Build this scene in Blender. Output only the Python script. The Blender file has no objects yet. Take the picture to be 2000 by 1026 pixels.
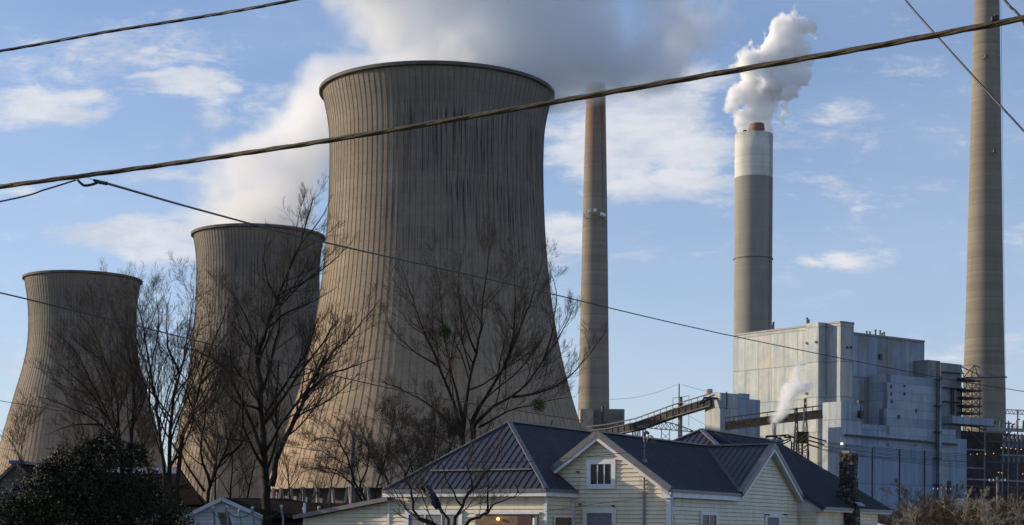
import bpy, math, random
from mathutils import Vector, Matrix
R = math.radians
SC = bpy.context.scene
COL = SC.collection

# ------------------------------------------------------------------ camera
F = 3250.0            # focal length in photo pixels (photo 2000 wide)
PX, PY = 1000.0, 1041.0
ROLL = R(0.4)
EYE = Vector((0, 0, 1.6))
cam = bpy.data.cameras.new('camera'); camo = bpy.data.objects.new('camera', cam); COL.objects.link(camo)
cam.sensor_width = 36; cam.lens = 36 * F / 2000
cam.shift_y = (PY - 513) / 2000
cam.clip_end = 20000; cam.clip_start = 0.5
camo.location = EYE
camo.rotation_euler = (Matrix.Rotation(R(90), 4, 'X') @ Matrix.Rotation(ROLL, 4, 'Z')).to_euler()
SC.camera = camo

def ray(px, py):
    dx, dy = px - PX, PY - py
    c, s = math.cos(ROLL), math.sin(ROLL)
    return Vector(((dx * c - dy * s) / F, 1.0, (dx * s + dy * c) / F))
def P(px, py, Y):
    return EYE + ray(px, py) * Y
def on(px, py, p0, d):
    """point of pixel (px,py) on the vertical plane through p0 that runs along horizontal d"""
    n = Vector((d[1], -d[0], 0)); r = ray(px, py)
    return EYE + r * ((p0 - EYE).dot(n) / r.dot(n))

# ------------------------------------------------------------------ light
SUN_AZ = R(14)        # degrees behind the left-hand side
SUN_EL = R(15)
TO_SUN = Vector((-math.cos(SUN_AZ) * math.cos(SUN_EL), math.sin(SUN_AZ) * math.cos(SUN_EL), math.sin(SUN_EL)))
sun = bpy.data.lights.new('sun', 'SUN'); suno = bpy.data.objects.new('sun', sun); COL.objects.link(suno)
sun.energy = 5.0; sun.angle = R(0.5); sun.color = (1.0, 0.83, 0.60)
suno.rotation_euler = TO_SUN.to_track_quat('Z', 'Y').to_euler()
suno.location = (0, 0, 400)
SC.view_settings.view_transform = 'Standard'; SC.view_settings.look = 'None'
SC.view_settings.exposure = 0.0; SC.view_settings.gamma = 1
SC.view_settings.use_curve_mapping = False
SC.cycles.volume_bounces = 14
SC.cycles.volume_step_rate = 0.6
SC.cycles.volume_max_steps = 256
SC.cycles.max_bounces = 16
SC.cycles.diffuse_bounces = 3
SC.cycles.use_adaptive_sampling = True
SC.cycles.adaptive_threshold = 0.02

# ------------------------------------------------------------------ node helper
class NT:
    def __init__(s, tree):
        s.t = tree; s.t.nodes.clear()
    def n(s, typ, ins=None, **props):
        nd = s.t.nodes.new(typ)
        for k, v in props.items(): setattr(nd, k, v)
        for k, v in (ins or {}).items():
            sock = nd.inputs[k]
            if isinstance(v, bpy.types.NodeSocket): s.t.links.new(v, sock)
            else: sock.default_value = v
        return nd
    def m(s, op, a, b=None, c=None, clamp=False):
        i = {0: a}
        if b is not None: i[1] = b
        if c is not None: i[2] = c
        return s.n('ShaderNodeMath', i, operation=op, use_clamp=clamp).outputs[0]
    def vm(s, op, a, b=None, out=0, c=None):
        i = {0: a}
        if b is not None: i[1] = b
        if c is not None: i[2] = c
        return s.n('ShaderNodeVectorMath', i, operation=op).outputs[out]
    def mix(s, f, a, b, blend='MIX'):
        nd = s.n('ShaderNodeMix', None, data_type='RGBA', blend_type=blend)
        for k, v in ((0, f), (6, a), (7, b)):
            if isinstance(v, bpy.types.NodeSocket): s.t.links.new(v, nd.inputs[k])
            elif k == 0: nd.inputs[k].default_value = v
            else: nd.inputs[k].default_value = (*v, 1) if len(v) == 3 else v
        return nd.outputs[2]
    def ramp(s, f, pts, interp='LINEAR'):
        nd = s.n('ShaderNodeValToRGB', {0: f}); cr = nd.color_ramp; cr.interpolation = interp
        while len(cr.elements) < len(pts): cr.elements.new(0.5)
        for e, (p, c) in zip(cr.elements, pts):
            e.position = p; e.color = (c, c, c, 1) if isinstance(c, (int, float)) else (*c, 1)
        return nd.outputs[0]
    def xyz(s, v): return s.n('ShaderNodeSeparateXYZ', {0: v}).outputs
    def comb(s, x, y, z): return s.n('ShaderNodeCombineXYZ', {0: x, 1: y, 2: z}).outputs[0]
    def noise(s, v, scale, detail=4, rough=0.55, dist=0):
        return s.n('ShaderNodeTexNoise', {'Vector': v, 'Scale': scale, 'Detail': detail, 'Roughness': rough, 'Distortion': dist}).outputs[0]
    def sstep(s, v, a, b):
        return s.n('ShaderNodeMapRange', {0: v, 1: a, 2: b, 3: 0.0, 4: 1.0}, interpolation_type='SMOOTHSTEP').outputs[0]

# ------------------------------------------------------------------ world sky with clouds, laid out by direction
def build_world():
    w = bpy.data.worlds.new('World'); SC.world = w; w.use_nodes = True
    g = NT(w.node_tree)
    sky = g.n('ShaderNodeTexSky', None, sky_type='NISHITA', sun_disc=False, sun_elevation=SUN_EL,
              sun_rotation=math.atan2(TO_SUN.x, TO_SUN.y), air_density=1.0, dust_density=0.6, ozone_density=2.5, altitude=200)
    d = g.n('ShaderNodeTexCoord').outputs['Generated']
    X, Y, Z = g.xyz(d)
    yy = g.m('MAXIMUM', g.m('ABSOLUTE', Y), 0.12)
    uv = g.comb(g.m('DIVIDE', X, yy), g.m('MULTIPLY', g.m('DIVIDE', Z, yy), 1.0), 0.0)
    warp = g.n('ShaderNodeTexNoise', {'Vector': uv, 'Scale': 9.0, 'Detail': 3.0}).outputs[1]
    uvw = g.vm('ADD', uv, g.vm('SCALE', g.vm('SUBTRACT', warp, (0.5, 0.5, 0.5)), None))
    g.t.nodes[-1]
    # scale factor of the warp
    for nd in g.t.nodes:
        if nd.type == 'VECT_MATH' and nd.operation == 'SCALE': nd.inputs[3].default_value = 0.05
    ell = [(90, 170, 170, 36, .8), (130, 205, 130, 26, .8), (365, 150, 70, 34, 1), (300, 148, 110, 22, .8), (450, 170, 45, 20, .9), (285, 86, 40, 16, .8),
           (400, 215, 60, 60, .45), (60, 60, 60, 40, .35), (300, 475, 220, 44, 1), (430, 440, 120, 60, .9), (300, 345, 130, 26, .55), (60, 385, 90, 22, .5),
           (1250, 230, 230, 120, 1.1), (1180, 280, 170, 110, 1.05), (1330, 270, 150, 120, .9), (60, 190, 200, 50, .6), (360, 160, 160, 50, .9), (250, 110, 300, 120, .42), (350, 480, 260, 60, 1.0), (1650, 330, 400, 260, .12), (1330, 350, 150, 48, 1), (1220, 360, 130, 40, .9), (1110, 455, 80, 60, .95), (1400, 390, 120, 36, .4), (1350, 150, 140, 50, .6),
           (1680, 500, 120, 34, .75), (1590, 505, 70, 16, .6), (1650, 205, 110, 40, .45), (1690, 385, 60, 30, .3), (1230, 490, 70, 24, .3),
           (40, 700, 90, 60, .4), (1850, 690, 300, 50, .3), (1980, 470, 60, 40, .25), (560, 230, 120, 100, .5)]
    acc = None
    for (cx, cy, rx, ry, k) in ell:
        r = ray(cx, cy)
        q = g.vm('MULTIPLY', g.vm('SUBTRACT', uvw, (r.x, r.z, 0)), (F / rx, F / ry, 0))
        v = g.m('MULTIPLY', g.m('SUBTRACT', 1.0, g.vm('LENGTH', q, None, 1), clamp=True), k * 1.9)
        acc = v if acc is None else g.m('MAXIMUM', acc, v)
    uvs = g.vm('MULTIPLY', g.vm('ADD', uv, (0.0, 0.0, 0.0)), (1.0, 2.6, 1.0))
    n1 = g.noise(uvs, 20.0, 9, 0.66, 0.6)
    n2 = g.noise(uvs, 60.0, 8, 0.68)
    far = g.m('MULTIPLY', g.m('GREATER_THAN', 0.0, Y), 0.08)       # cloud cover behind the viewer
    cover = g.m('ADD', g.m('MAXIMUM', acc, far), g.m('MULTIPLY', g.m('SUBTRACT', g.m('ADD', g.m('MULTIPLY', n1, 0.62), g.m('MULTIPLY', n2, 0.38)), 0.5), 3.6))
    mask = g.sstep(cover, 0.10, 1.15)
    shade = g.noise(g.vm('ADD', uvs, (0.004, -0.012, 0.3)), 22.0, 5, 0.6)
    ccol = g.mix(g.sstep(shade, 0.3, 0.7), (0.60, 0.64, 0.74), (0.86, 0.85, 0.86))
    skyb = g.vm('MULTIPLY', sky.outputs[0], (0.124, 0.133, 0.163))
    # thin air near the horizon
    elev = g.m('DIVIDE', Z, g.m('MAXIMUM', g.vm('LENGTH', d, None, 1), 0.01))
    low = g.m('SUBTRACT', 1.0, g.sstep(elev, -0.02, 0.30))
    veil = g.noise(uvs, 5.0, 3, 0.5)
    col = g.mix(g.m('ADD', g.m('MULTIPLY', low, 0.42), g.m('MULTIPLY', veil, 0.42)), skyb, (0.62, 0.72, 0.88))
    col = g.mix(g.m('MULTIPLY', mask, 0.80), col, ccol)
    bg = g.n('ShaderNodeBackground', {0: col, 1: 1.0})
    g.n('ShaderNodeOutputWorld', {0: bg.outputs[0]})
build_world()

# ------------------------------------------------------------------ mesh builder
OFF = {}
class MB:
    def __init__(s): s.v = []; s.f = []
    def quad(s, *pts):
        b = len(s.v); s.v += [tuple(p) for p in pts]; s.f.append(tuple(range(b, b + len(pts))))
    def box(s, c, ax, ay, az):
        """centre and three half-axis vectors"""
        c, ax, ay, az = map(Vector, (c, ax, ay, az)); b = len(s.v)
        for k in (-1, 1):
            for j in (-1, 1):
                for i in (-1, 1): s.v.append(tuple(c + ax * i + ay * j + az * k))
        s.f += [(b, b+2, b+3, b+1), (b+4, b+5, b+7, b+6), (b, b+1, b+5, b+4), (b+2, b+6, b+7, b+3), (b, b+4, b+6, b+2), (b+1, b+3, b+7, b+5)]
    def abox(s, x0, x1, y0, y1, z0, z1):
        s.box(((x0+x1)/2, (y0+y1)/2, (z0+z1)/2), ((x1-x0)/2, 0, 0), (0, (y1-y0)/2, 0), (0, 0, (z1-z0)/2))
    def prism(s, pts, d):
        """polygon extruded by vector d"""
        pts = [Vector(p) for p in pts]; d = Vector(d); n = len(pts); b = len(s.v)
        s.v += [tuple(p) for p in pts] + [tuple(p + d) for p in pts]
        s.f.append(tuple(range(b + n - 1, b - 1, -1))); s.f.append(tuple(range(b + n, b + 2 * n)))
        for i in range(n):
            j = (i + 1) % n; s.f.append((b + i, b + j, b + n + j, b + n + i))
    def bar(s, a, b_, w, h=None, up=(0, 0, 1)):
        a, b_ = Vector(a), Vector(b_); d = b_ - a
        if d.length < 1e-6: return
        u = Vector(up); t = d.normalized()
        sx = t.cross(u)
        if sx.length < 1e-3: sx = t.cross(Vector((1, 0, 0)))
        sx.normalize(); sz = sx.cross(t).normalized(); h = w if h is None else h
        s.box((a + b_) / 2, sx * w / 2, d / 2, sz * h / 2)
    def tube(s, pts, rads, n=6, cap=True):
        pts = [Vector(p) for p in pts]
        if isinstance(rads, (int, float)): rads = [rads] * len(pts)
        b = len(s.v); up = None
        for i, p in enumerate(pts):
            t = (pts[min(i + 1, len(pts) - 1)] - pts[max(i - 1, 0)])
            if t.length < 1e-9: t = Vector((0, 0, 1))
            t.normalize()
            if up is None: up = t.cross(Vector((0.31, 0.2, 1) if abs(t.z) < 0.9 else (1, 0, 0))).normalized()
            up = (up - t * up.dot(t))
            if up.length < 1e-6: up = t.orthogonal()
            up.normalize(); w = t.cross(up)
            for k in range(n):
                a = 2 * math.pi * k / n
                s.v.append(tuple(p + (up * math.cos(a) + w * math.sin(a)) * rads[i]))
        for i in range(len(pts) - 1):
            for k in range(n):
                k2 = (k + 1) % n
                s.f.append((b + i*n + k, b + i*n + k2, b + (i+1)*n + k2, b + (i+1)*n + k))
        if cap:
            s.f.append(tuple(b + k for k in range(n - 1, -1, -1))); e = b + (len(pts)-1)*n
            s.f.append(tuple(e + k for k in range(n)))
    def lathe(s, c, prof, n=48, wob=None):
        b = len(s.v); c = Vector(c)
        for (r, z) in prof:
            for k in range(n):
                a = 2 * math.pi * k / n
                s.v.append((c.x + r * math.cos(a), c.y + r * math.sin(a), c.z + z))
        for i in range(len(prof) - 1):
            for k in range(n):
                k2 = (k + 1) % n
                s.f.append((b + i*n + k, b + i*n + k2, b + (i+1)*n + k2, b + (i+1)*n + k))
    def build(s, name, mat, parent=None, loc=None, smooth=False, uv=False):
        if parent is not None: off = OFF[parent.name]
        else: off = Vector(loc) if loc is not None else Vector((0, 0, 0))
        me = bpy.data.meshes.new(name)
        me.from_pydata([(x - off.x, y - off.y, z - off.z) for x, y, z in s.v], [], s.f)
        me.materials.append(mat)
        if uv:
            ul = me.uv_layers.new(name='uv'); me.update()
            dat = []
            for p in me.polygons:
                n = p.normal
                if abs(n.z) > 0.8: t = None
                else: t = Vector((-n.y, n.x, 0)).normalized()
                for vi in p.vertices:
                    q = me.vertices[vi].co
                    dat += (q.x, q.y) if t is None else (q.dot(t), q.z + off.z)
            ul.data.foreach_set('uv', dat)
        if smooth: me.polygons.foreach_set('use_smooth', [True] * len(me.polygons))
        me.update()
        o = bpy.data.objects.new(name, me); COL.objects.link(o)
        if parent is not None: o.parent = parent
        else: o.location = off
        OFF[o.name] = off
        return o
def tag(o, label=None, cat=None, group=None, kind=None):
    if label: o['label'] = label
    if cat: o['category'] = cat
    if group: o['group'] = group
    if kind: o['kind'] = kind
    return o
def thing(name, label, cat, loc, group=None):
    o = bpy.data.objects.new(name, None); COL.objects.link(o); o.location = loc
    o.empty_display_size = 0.2
    OFF[o.name] = Vector(loc); return tag(o, label, cat, group)

# ------------------------------------------------------------------ materials
def mat(name):
    m = bpy.data.materials.new(name); m.use_nodes = True
    return m, NT(m.node_tree)
def finish(g, col, rough=0.8, bump=None, bstr=0.3, bdist=0.05, metal=0.0, spec=0.5, **kw):
    ins = {'Base Color': col if isinstance(col, bpy.types.NodeSocket) else (*col, 1), 'Roughness': rough, 'Metallic': metal, 'Specular IOR Level': spec}
    ins.update(kw)
    if bump is not None:
        ins['Normal'] = g.n('ShaderNodeBump', {'Height': bump, 'Strength': bstr, 'Distance': bdist}).outputs[0]
    b = g.n('ShaderNodeBsdfPrincipled', ins)
    g.n('ShaderNodeOutputMaterial', {0: b.outputs[0]})
def m_plain(name, c, rough=0.7, var=0.25, scale=3.0, metal=0.0, spec=0.5, bump=0.0):
    m, g = mat(name)
    co = g.n('ShaderNodeTexCoord').outputs['Object']
    n = g.noise(co, scale, 6, 0.6)
    lo = tuple(x * (1 - var) for x in c); hi = tuple(min(1, x * (1 + var)) for x in c)
    finish(g, g.mix(g.sstep(n, 0.3, 0.7), lo, hi), rough, n if bump else None, bump or 0.1, 0.03, metal, spec)
    return m
def m_tower(name, nrib, R0, H, base=(0.36, 0.30, 0.225), lift=3.0, streak=0.8):
    m, g = mat(name)
    x, y, z = g.xyz(g.n('ShaderNodeTexCoord').outputs['Object'])
    ang = g.m('ARCTAN2', x, g.m('MULTIPLY', y, -1))
    u = g.m('MULTIPLY', ang, nrib / (2 * math.pi))
    row = g.m('FLOOR', g.m('DIVIDE', z, lift))
    cell = g.comb(g.m('FLOOR', u), row, 0)
    wn = g.n('ShaderNodeTexWhiteNoise', {0: cell}, noise_dimensions='2D').outputs[0]
    wr = g.n('ShaderNodeTexWhiteNoise', {0: g.comb(row, 3.3, 0)}, noise_dimensions='2D').outputs[0]
    zz = g.m('DIVIDE', z, H)
    patch = g.noise(g.comb(g.m('MULTIPLY', ang, 9), g.m('MULTIPLY', zz, 16), 2.0), 1.0, 5, 0.65)
    big = g.noise(g.comb(g.m('MULTIPLY', ang, 3), g.m('MULTIPLY', zz, 3), 0.0), 1.6, 5, 0.6)
    val = g.m('ADD', 0.68, g.m('ADD', g.m('MULTIPLY', wn, 0.09), g.m('ADD', g.m('MULTIPLY', g.m('ADD', g.m('MULTIPLY', wr, .6), g.m('MULTIPLY', patch, 1.1)), 0.24), g.m('MULTIPLY', g.m('SUBTRACT', big, 0.5), 0.8))))
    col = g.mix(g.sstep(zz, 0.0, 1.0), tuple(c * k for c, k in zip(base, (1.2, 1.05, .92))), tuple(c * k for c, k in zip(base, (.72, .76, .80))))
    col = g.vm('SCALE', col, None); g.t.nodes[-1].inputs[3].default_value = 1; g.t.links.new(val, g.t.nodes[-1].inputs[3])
    # lift joints and rib foot dirt
    fz = g.m('FRACT', g.m('DIVIDE', z, lift))
    joint = g.m('MULTIPLY', g.m('LESS_THAN', fz, 0.10), g.m('MULTIPLY', patch, 0.26))
    fu = g.m('ABSOLUTE', g.m('SUBTRACT', g.m('FRACT', u), 0.5))          # 0 at the rib line
    rib = g.m('MULTIPLY', g.m('SUBTRACT', 1.0, g.sstep(fu, 0.015, 0.075)), g.m('MULTIPLY', g.sstep(patch, 0.30, 0.68), 0.48))
    col = g.mix(g.m('MAXIMUM', joint, rib), col, (0.05, 0.048, 0.05))
    side_tone = g.m('MULTIPLY', g.m('MULTIPLY', g.sstep(big, 0.28, 0.6), g.sstep(ang, -0.75, -0.05)), g.m('ADD', .16, g.m('MULTIPLY', g.sstep(zz, .2, .7), .2)))  # patchy darker tone from the centre round to the right, stronger higher up
    col = g.mix(side_tone, col, (0.10, 0.10, 0.105))
    # long water streaks, strongest in the upper third
    sv = g.comb(g.m('MULTIPLY', ang, nrib * 0.95), g.m('MULTIPLY', zz, 6.5), 0.0)
    sn = g.noise(sv, 1.0, 3, 0.6)
    gate = g.noise(g.comb(g.m('MULTIPLY', ang, 2.2), g.m('MULTIPLY', zz, 4.0), 5.0), 1.5, 3, 0.5)
    up = g.m('MULTIPLY', g.sstep(zz, 0.50, 0.72), g.m('SUBTRACT', 1.0, g.sstep(zz, 0.90, 0.99)))
    up = g.m('MULTIPLY', up, g.sstep(ang, -0.75, -0.15))
    sm = g.m('MULTIPLY', g.m('MULTIPLY', g.sstep(sn, 0.50, 0.58), g.sstep(gate, 0.3, 0.5)), g.m('MULTIPLY', up, streak))
    col = g.mix(sm, col, (0.035, 0.037, 0.045))
    light = g.m('MULTIPLY', g.m('MULTIPLY', g.sstep(g.noise(g.vm('ADD', sv, (31, 3, 0)), 1.3, 2, 0.5), 0.66, 0.75), up), 0.45)
    col = g.mix(light, col, (0.42, 0.43, 0.44))
    fine = g.noise(g.n('ShaderNodeTexCoord').outputs['Object'], 0.8, 5, 0.7)
    col = g.mix(g.m('MULTIPLY', g.sstep(fine, 0.45, 0.72), 0.5), col, (0.15, 0.13, 0.105))
    finish(g, col, 0.92, g.m('ADD', fine, g.m('MULTIPLY', fz, -0.3)), 0.35, 0.25, spec=0.2)
    return m
def m_stack(name, lo, hi=None, split=None, H=200, rust=False, band=9.0):
    m, g = mat(name)
    co = g.n('ShaderNodeTexCoord').outputs['Object']
    x, y, z = g.xyz(co)
    row = g.m('FLOOR', g.m('DIVIDE', z, band * 0.25))
    wr = g.n('ShaderNodeTexWhiteNoise', {0: g.comb(row, 1.3, 0)}, noise_dimensions='2D').outputs[0]
    row2 = g.m('FLOOR', g.m('DIVIDE', z, band))
    w2 = g.n('ShaderNodeTexWhiteNoise', {0: g.comb(row2, 9.3, 0)}, noise_dimensions='2D').outputs[0]
    n = g.noise(g.vm('MULTIPLY', co, (0.25, 0.25, 0.03)), 1.0, 6, 0.65)
    val = g.m('ADD', 0.70, g.m('ADD', g.m('MULTIPLY', wr, 0.16 if not hi else .07), g.m('ADD', g.m('MULTIPLY', w2, 0.12 if not hi else .05), g.m('MULTIPLY', n, 0.32))))
    col = lo if not hi else g.mix(g.m('GREATER_THAN', z, split), lo, hi)
    if not hi: col = g.mix(0.0, lo, lo)
    col = g.vm('SCALE', col, None); g.t.links.new(val, g.t.nodes[-1].inputs[3])
    jt = g.m('LESS_THAN', g.m('FRACT', g.m('DIVIDE', z, band)), 0.05)
    col = g.mix(g.m('MULTIPLY', jt, 0.35 if not hi else 0.06), col, (0.08, 0.075, 0.07))
    if rust:
        rn = g.noise(g.vm('MULTIPLY', co, (0.35, 0.35, 0.02)), 1.0, 4, 0.6)
        rm = g.m('MULTIPLY', g.sstep(z, H * 0.72, H * 0.98), g.sstep(rn, 0.35, 0.6))
        col = g.mix(g.m('MULTIPLY', rm, 0.75), col, (0.36, 0.14, 0.06))
    soot = g.m('MULTIPLY', g.sstep(z, H * (0.86 if not hi else .97), H * 1.02), g.sstep(g.noise(g.vm('MULTIPLY', co, (0.3, 0.3, 0.03)), 1.0, 5, 0.6), 0.3, 0.7))
    col = g.mix(g.m('MULTIPLY', soot, 0.6), col, (0.05, 0.045, 0.042))
    bl = g.noise(g.vm('MULTIPLY', co, (0.08, 0.08, 0.02)), 1.0, 4, 0.6)
    col = g.mix(g.m('MULTIPLY', g.sstep(bl, 0.45, 0.75), 0.3), col, (0.13, 0.115, 0.095))
    finish(g, col, 0.9, n, 0.3, 0.3, spec=0.2)
    return m
def m_clad(name, cols, pw=7.0, ph=17.0, seam=0.45, streak=0.6, vs=0.2):
    """painted sheet cladding in big mismatched panels (UV in metres)"""
    m, g = mat(name)
    u, v, _ = g.xyz(g.n('ShaderNodeUVMap', None, uv_map='uv').outputs[0])
    ru = g.m('DIVIDE', u, pw); rv = g.m('DIVIDE', v, ph)
    fv = g.m('FLOOR', rv)
    ru = g.m('ADD', ru, g.m('MULTIPLY', g.n('ShaderNodeTexWhiteNoise', {0: g.comb(fv, 7.7, 0)}, noise_dimensions='2D').outputs[0], 0.12))
    w1 = g.n('ShaderNodeTexWhiteNoise', {0: g.comb(g.m('FLOOR', ru), fv, 0)}, noise_dimensions='2D').outputs[0]
    wide = g.noise(g.comb(g.m('MULTIPLY', u, 0.05), g.m('MULTIPLY', v, 0.045), 0), 1.0, 3, 0.6)
    sel = g.m('ADD', g.m('MULTIPLY', w1, 0.35), g.m('MULTIPLY', wide, 0.85))
    k = len(cols)
    col = g.ramp(sel, [(0.22 + 0.55 * i / max(1, k - 1), c) for i, c in enumerate(cols)])
    w3 = g.n('ShaderNodeTexWhiteNoise', {0: g.comb(g.m('FLOOR', g.m('DIVIDE', u, pw * 0.23)), fv, 0)}, noise_dimensions='2D').outputs[0]
    st = g.noise(g.comb(g.m('MULTIPLY', u, 0.7), g.m('MULTIPLY', v, 0.035), 3), 1.0, 7, 0.75)
    val = g.m('ADD', 1.0 - vs / 2 - streak / 2, g.m('ADD', g.m('MULTIPLY', w3, vs), g.m('MULTIPLY', st, streak)))
    col = g.vm('SCALE', col, None); g.t.links.new(val, g.t.nodes[-1].inputs[3])
    s1 = g.m('LESS_THAN', g.m('FRACT', ru), 0.05); s2 = g.m('LESS_THAN', g.m('FRACT', rv), 0.035)
    col = g.mix(g.m('MULTIPLY', g.m('MAXIMUM', s1, s2), seam), col, (0.06, 0.06, 0.07))
    rn = g.noise(g.comb(g.m('MULTIPLY', u, 0.5), g.m('MULTIPLY', v, 0.06), 8), 1.0, 5, 0.65)
    col = g.mix(g.m('MULTIPLY', g.sstep(rn, 0.50, 0.72), 0.40), col, (0.20, 0.15, 0.10))
    corr = g.m('SINE', g.m('MULTIPLY', u, 9.0))
    finish(g, col, 0.6, corr, 0.3, 0.05, spec=0.3)
    return m
def m_siding():
    m, g = mat('cream_siding')
    co = g.n('ShaderNodeTexCoord').outputs['Object']
    n = g.noise(co, 0.8, 5, 0.6); n2 = g.noise(g.vm('MULTIPLY', co, (3, 3, 0.6)), 1.5, 5, 0.7)
    col = g.mix(g.sstep(n, 0.3, 0.7), (0.64, 0.57, 0.42), (0.74, 0.67, 0.52))
    col = g.mix(g.m('MULTIPLY', g.sstep(n2, 0.50, 0.72), 0.55), col, (0.33, 0.29, 0.20))
    z_ = g.xyz(co)[2]
    board = g.n('ShaderNodeTexWhiteNoise', {0: g.comb(g.m('FLOOR', g.m('DIVIDE', z_, .19)), g.m('FLOOR', g.m('MULTIPLY', g.xyz(co)[0], .35)), 0)}, noise_dimensions='2D').outputs[0]
    col = g.mix(g.m('MULTIPLY', board, .16), col, (0.40, 0.36, 0.27))
    finish(g, col, 0.55, n2, 0.08, 0.02, spec=0.3)
    return m
def m_roof():
    m, g = mat('charcoal_metal_roof')
    co = g.n('ShaderNodeTexCoord').outputs['Object']
    n = g.noise(co, 0.5, 5, 0.6); n2 = g.noise(co, 6.0, 4, 0.6)
    col = g.mix(n, (0.028, 0.031, 0.052), (0.052, 0.053, 0.070))
    rough = g.m('ADD', 0.42, g.m('MULTIPLY', n, 0.22))
    wob = g.noise(co, 1.3, 3, 0.5)
    dirt = g.sstep(g.noise(g.vm('MULTIPLY', co, (1, 1, .4)), 1.1, 6, 0.7), 0.5, 0.75)
    col = g.mix(g.m('MULTIPLY', dirt, 0.45), col, (0.10, 0.095, 0.09))
    finish(g, col, rough, g.m('ADD', wob, g.m('MULTIPLY', n2, .1)), 0.5, 0.06, spec=0.45)
    return m
def m_bark(name, a, b):
    m, g = mat(name)
    co = g.n('ShaderNodeTexCoord').outputs['Object']
    n = g.noise(g.vm('MULTIPLY', co, (6, 6, 1.2)), 1.5, 5, 0.7)
    finish(g, g.mix(g.sstep(n, 0.3, 0.7), a, b), 0.9, n, 0.5, 0.03, spec=0.15)
    return m
def m_leaf(name, a, b, rough=0.4):
    m, g = mat(name)
    co = g.n('ShaderNodeTexCoord').outputs['Object']
    n = g.noise(co, 0.7, 3, 0.5); w = g.n('ShaderNodeNewGeometry').outputs['Random Per Island']
    col = g.mix(g.m('ADD', g.m('MULTIPLY', n, 0.4), g.m('MULTIPLY', w, 0.6)), a, b)
    finish(g, col, rough, spec=0.12)
    return m
def m_emit(name, c, s):
    m, g = mat(name)
    e = g.n('ShaderNodeEmission', {0: (*c, 1), 1: s}); g.n('ShaderNodeOutputMaterial', {0: e.outputs[0]})
    return m
def m_stone():
    m, g = mat('dark_fieldstone')
    co = g.n('ShaderNodeTexCoord').outputs['Object']
    vo = g.n('ShaderNodeTexVoronoi', {'Vector': co, 'Scale': 5.0})
    ve = g.n('ShaderNodeTexVoronoi', {'Vector': co, 'Scale': 5.0}, feature='DISTANCE_TO_EDGE').outputs[0]
    h = g.xyz(vo.outputs[1])[0]
    col = g.mix(g.m('POWER', h, 2.0), (0.03, 0.027, 0.025), (0.17, 0.15, 0.135))
    col = g.mix(g.m('SUBTRACT', 1.0, g.sstep(ve, 0.0, 0.08)), col, (0.015, 0.014, 0.013))
    finish(g, col, 0.85, g.sstep(ve, 0, 0.15), 0.8, 0.08)
    return m
MSID = m_siding(); MROOF = m_roof(); MSTONE = m_stone()
MTRIM = m_plain('white_trim', (0.66, 0.66, 0.68), 0.5, 0.08)
MCAP = m_plain('roof_cap', (0.13, 0.12, 0.125), 0.42, 0.15, spec=0.6)
MGLASS = m_plain('window_glass', (0.015, 0.017, 0.02), 0.12, 0.3, 1.0, spec=0.25)
MCURT = m_plain('grey_blind', (0.16, 0.17, 0.19), 0.6, 0.15, 4)
MBARK = m_bark('dark_bark', (0.015, 0.012, 0.010), (0.042, 0.034, 0.027))
MTWIG = m_bark('twig_bark', (0.028, 0.024, 0.021), (0.075, 0.061, 0.049))
MBRUSH = m_bark('tan_twig', (0.040, 0.030, 0.021), (0.095, 0.070, 0.043))
MPALE = m_bark('pale_bark', (0.17, 0.15, 0.12), (0.30, 0.27, 0.22))
MWIRE = m_plain('black_cable', (0.018, 0.017, 0.018), 0.5, 0.3, 20)
MBRONZE = m_plain('weathered_cable', (0.085, 0.065, 0.036), 0.5, 0.4, 25, metal=0.4)
MSTEEL = m_plain('dark_steel', (0.045, 0.043, 0.045), 0.6, 0.35, 0.4)
MRUST = m_plain('rusty_steel', (0.12, 0.085, 0.06), 0.75, 0.4, 0.5)
MGREYST = m_plain('grey_steel', (0.20, 0.20, 0.21), 0.6, 0.25, 0.3)
MCOAL = m_plain('dirty_gallery_sheet', (0.06, 0.055, 0.055), 0.85, 0.45, 0.25, spec=.2)
MWOOD = m_plain('grey_weathered_wood', (0.17, 0.145, 0.12), 0.85, 0.3, 4)
MPOLE = m_plain('pole_wood', (0.13, 0.12, 0.115), 0.85, 0.3, 3)
MWHITEW = m_plain('white_boards', (0.56, 0.60, 0.66), 0.6, 0.08, 2)
MSHING = m_plain('dark_shingles', (0.014, 0.011, 0.011), 1.0, 0.4, 5, spec=0.05)
MBLUER = m_plain('blue_ridge_sheet', (0.06, 0.09, 0.22), 0.45, 0.2, 3)
MSNOW = m_plain('snow', (0.78, 0.80, 0.84), 0.6, 0.05, 2)
MRED = m_plain('dark_red_paint', (0.05, 0.008, 0.008), 0.6, 0.3, 3)
MTAN = m_plain('tan_porch_board', (0.15, 0.09, 0.04), 0.6, 0.3, 3)
MLAMP = m_emit('warm_lamp', (1.0, 0.5, 0.16), 6.0)
MLAMPS = m_emit('small_plant_lamp', (1.0, 0.55, 0.25), 2.0)
MLAMPW = m_emit('white_plant_lamp', (1.0, 0.92, 0.75), 4.0)

# ------------------------------------------------------------------ ground
def ground():
    m, g = mat('winter_grass_ground')
    co = g.n('ShaderNodeTexCoord').outputs['Object']
    a = g.noise(co, 0.02, 6, 0.6); b = g.noise(co, 1.5, 6, 0.7)
    col = g.mix(g.sstep(a, 0.35, 0.65), (0.075, 0.075, 0.035), (0.13, 0.105, 0.06))
    col = g.mix(g.m('MULTIPLY', b, 0.5), col, (0.05, 0.05, 0.025))
    finish(g, col, 0.95, b, 0.6, 0.1)
    mb = MB(); mb.quad((-4000, -300, 0), (4000, -300, 0), (4000, 9000, 0), (-4000, 9000, 0))
    tag(mb.build('ground', m), kind='structure')
ground()

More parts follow.
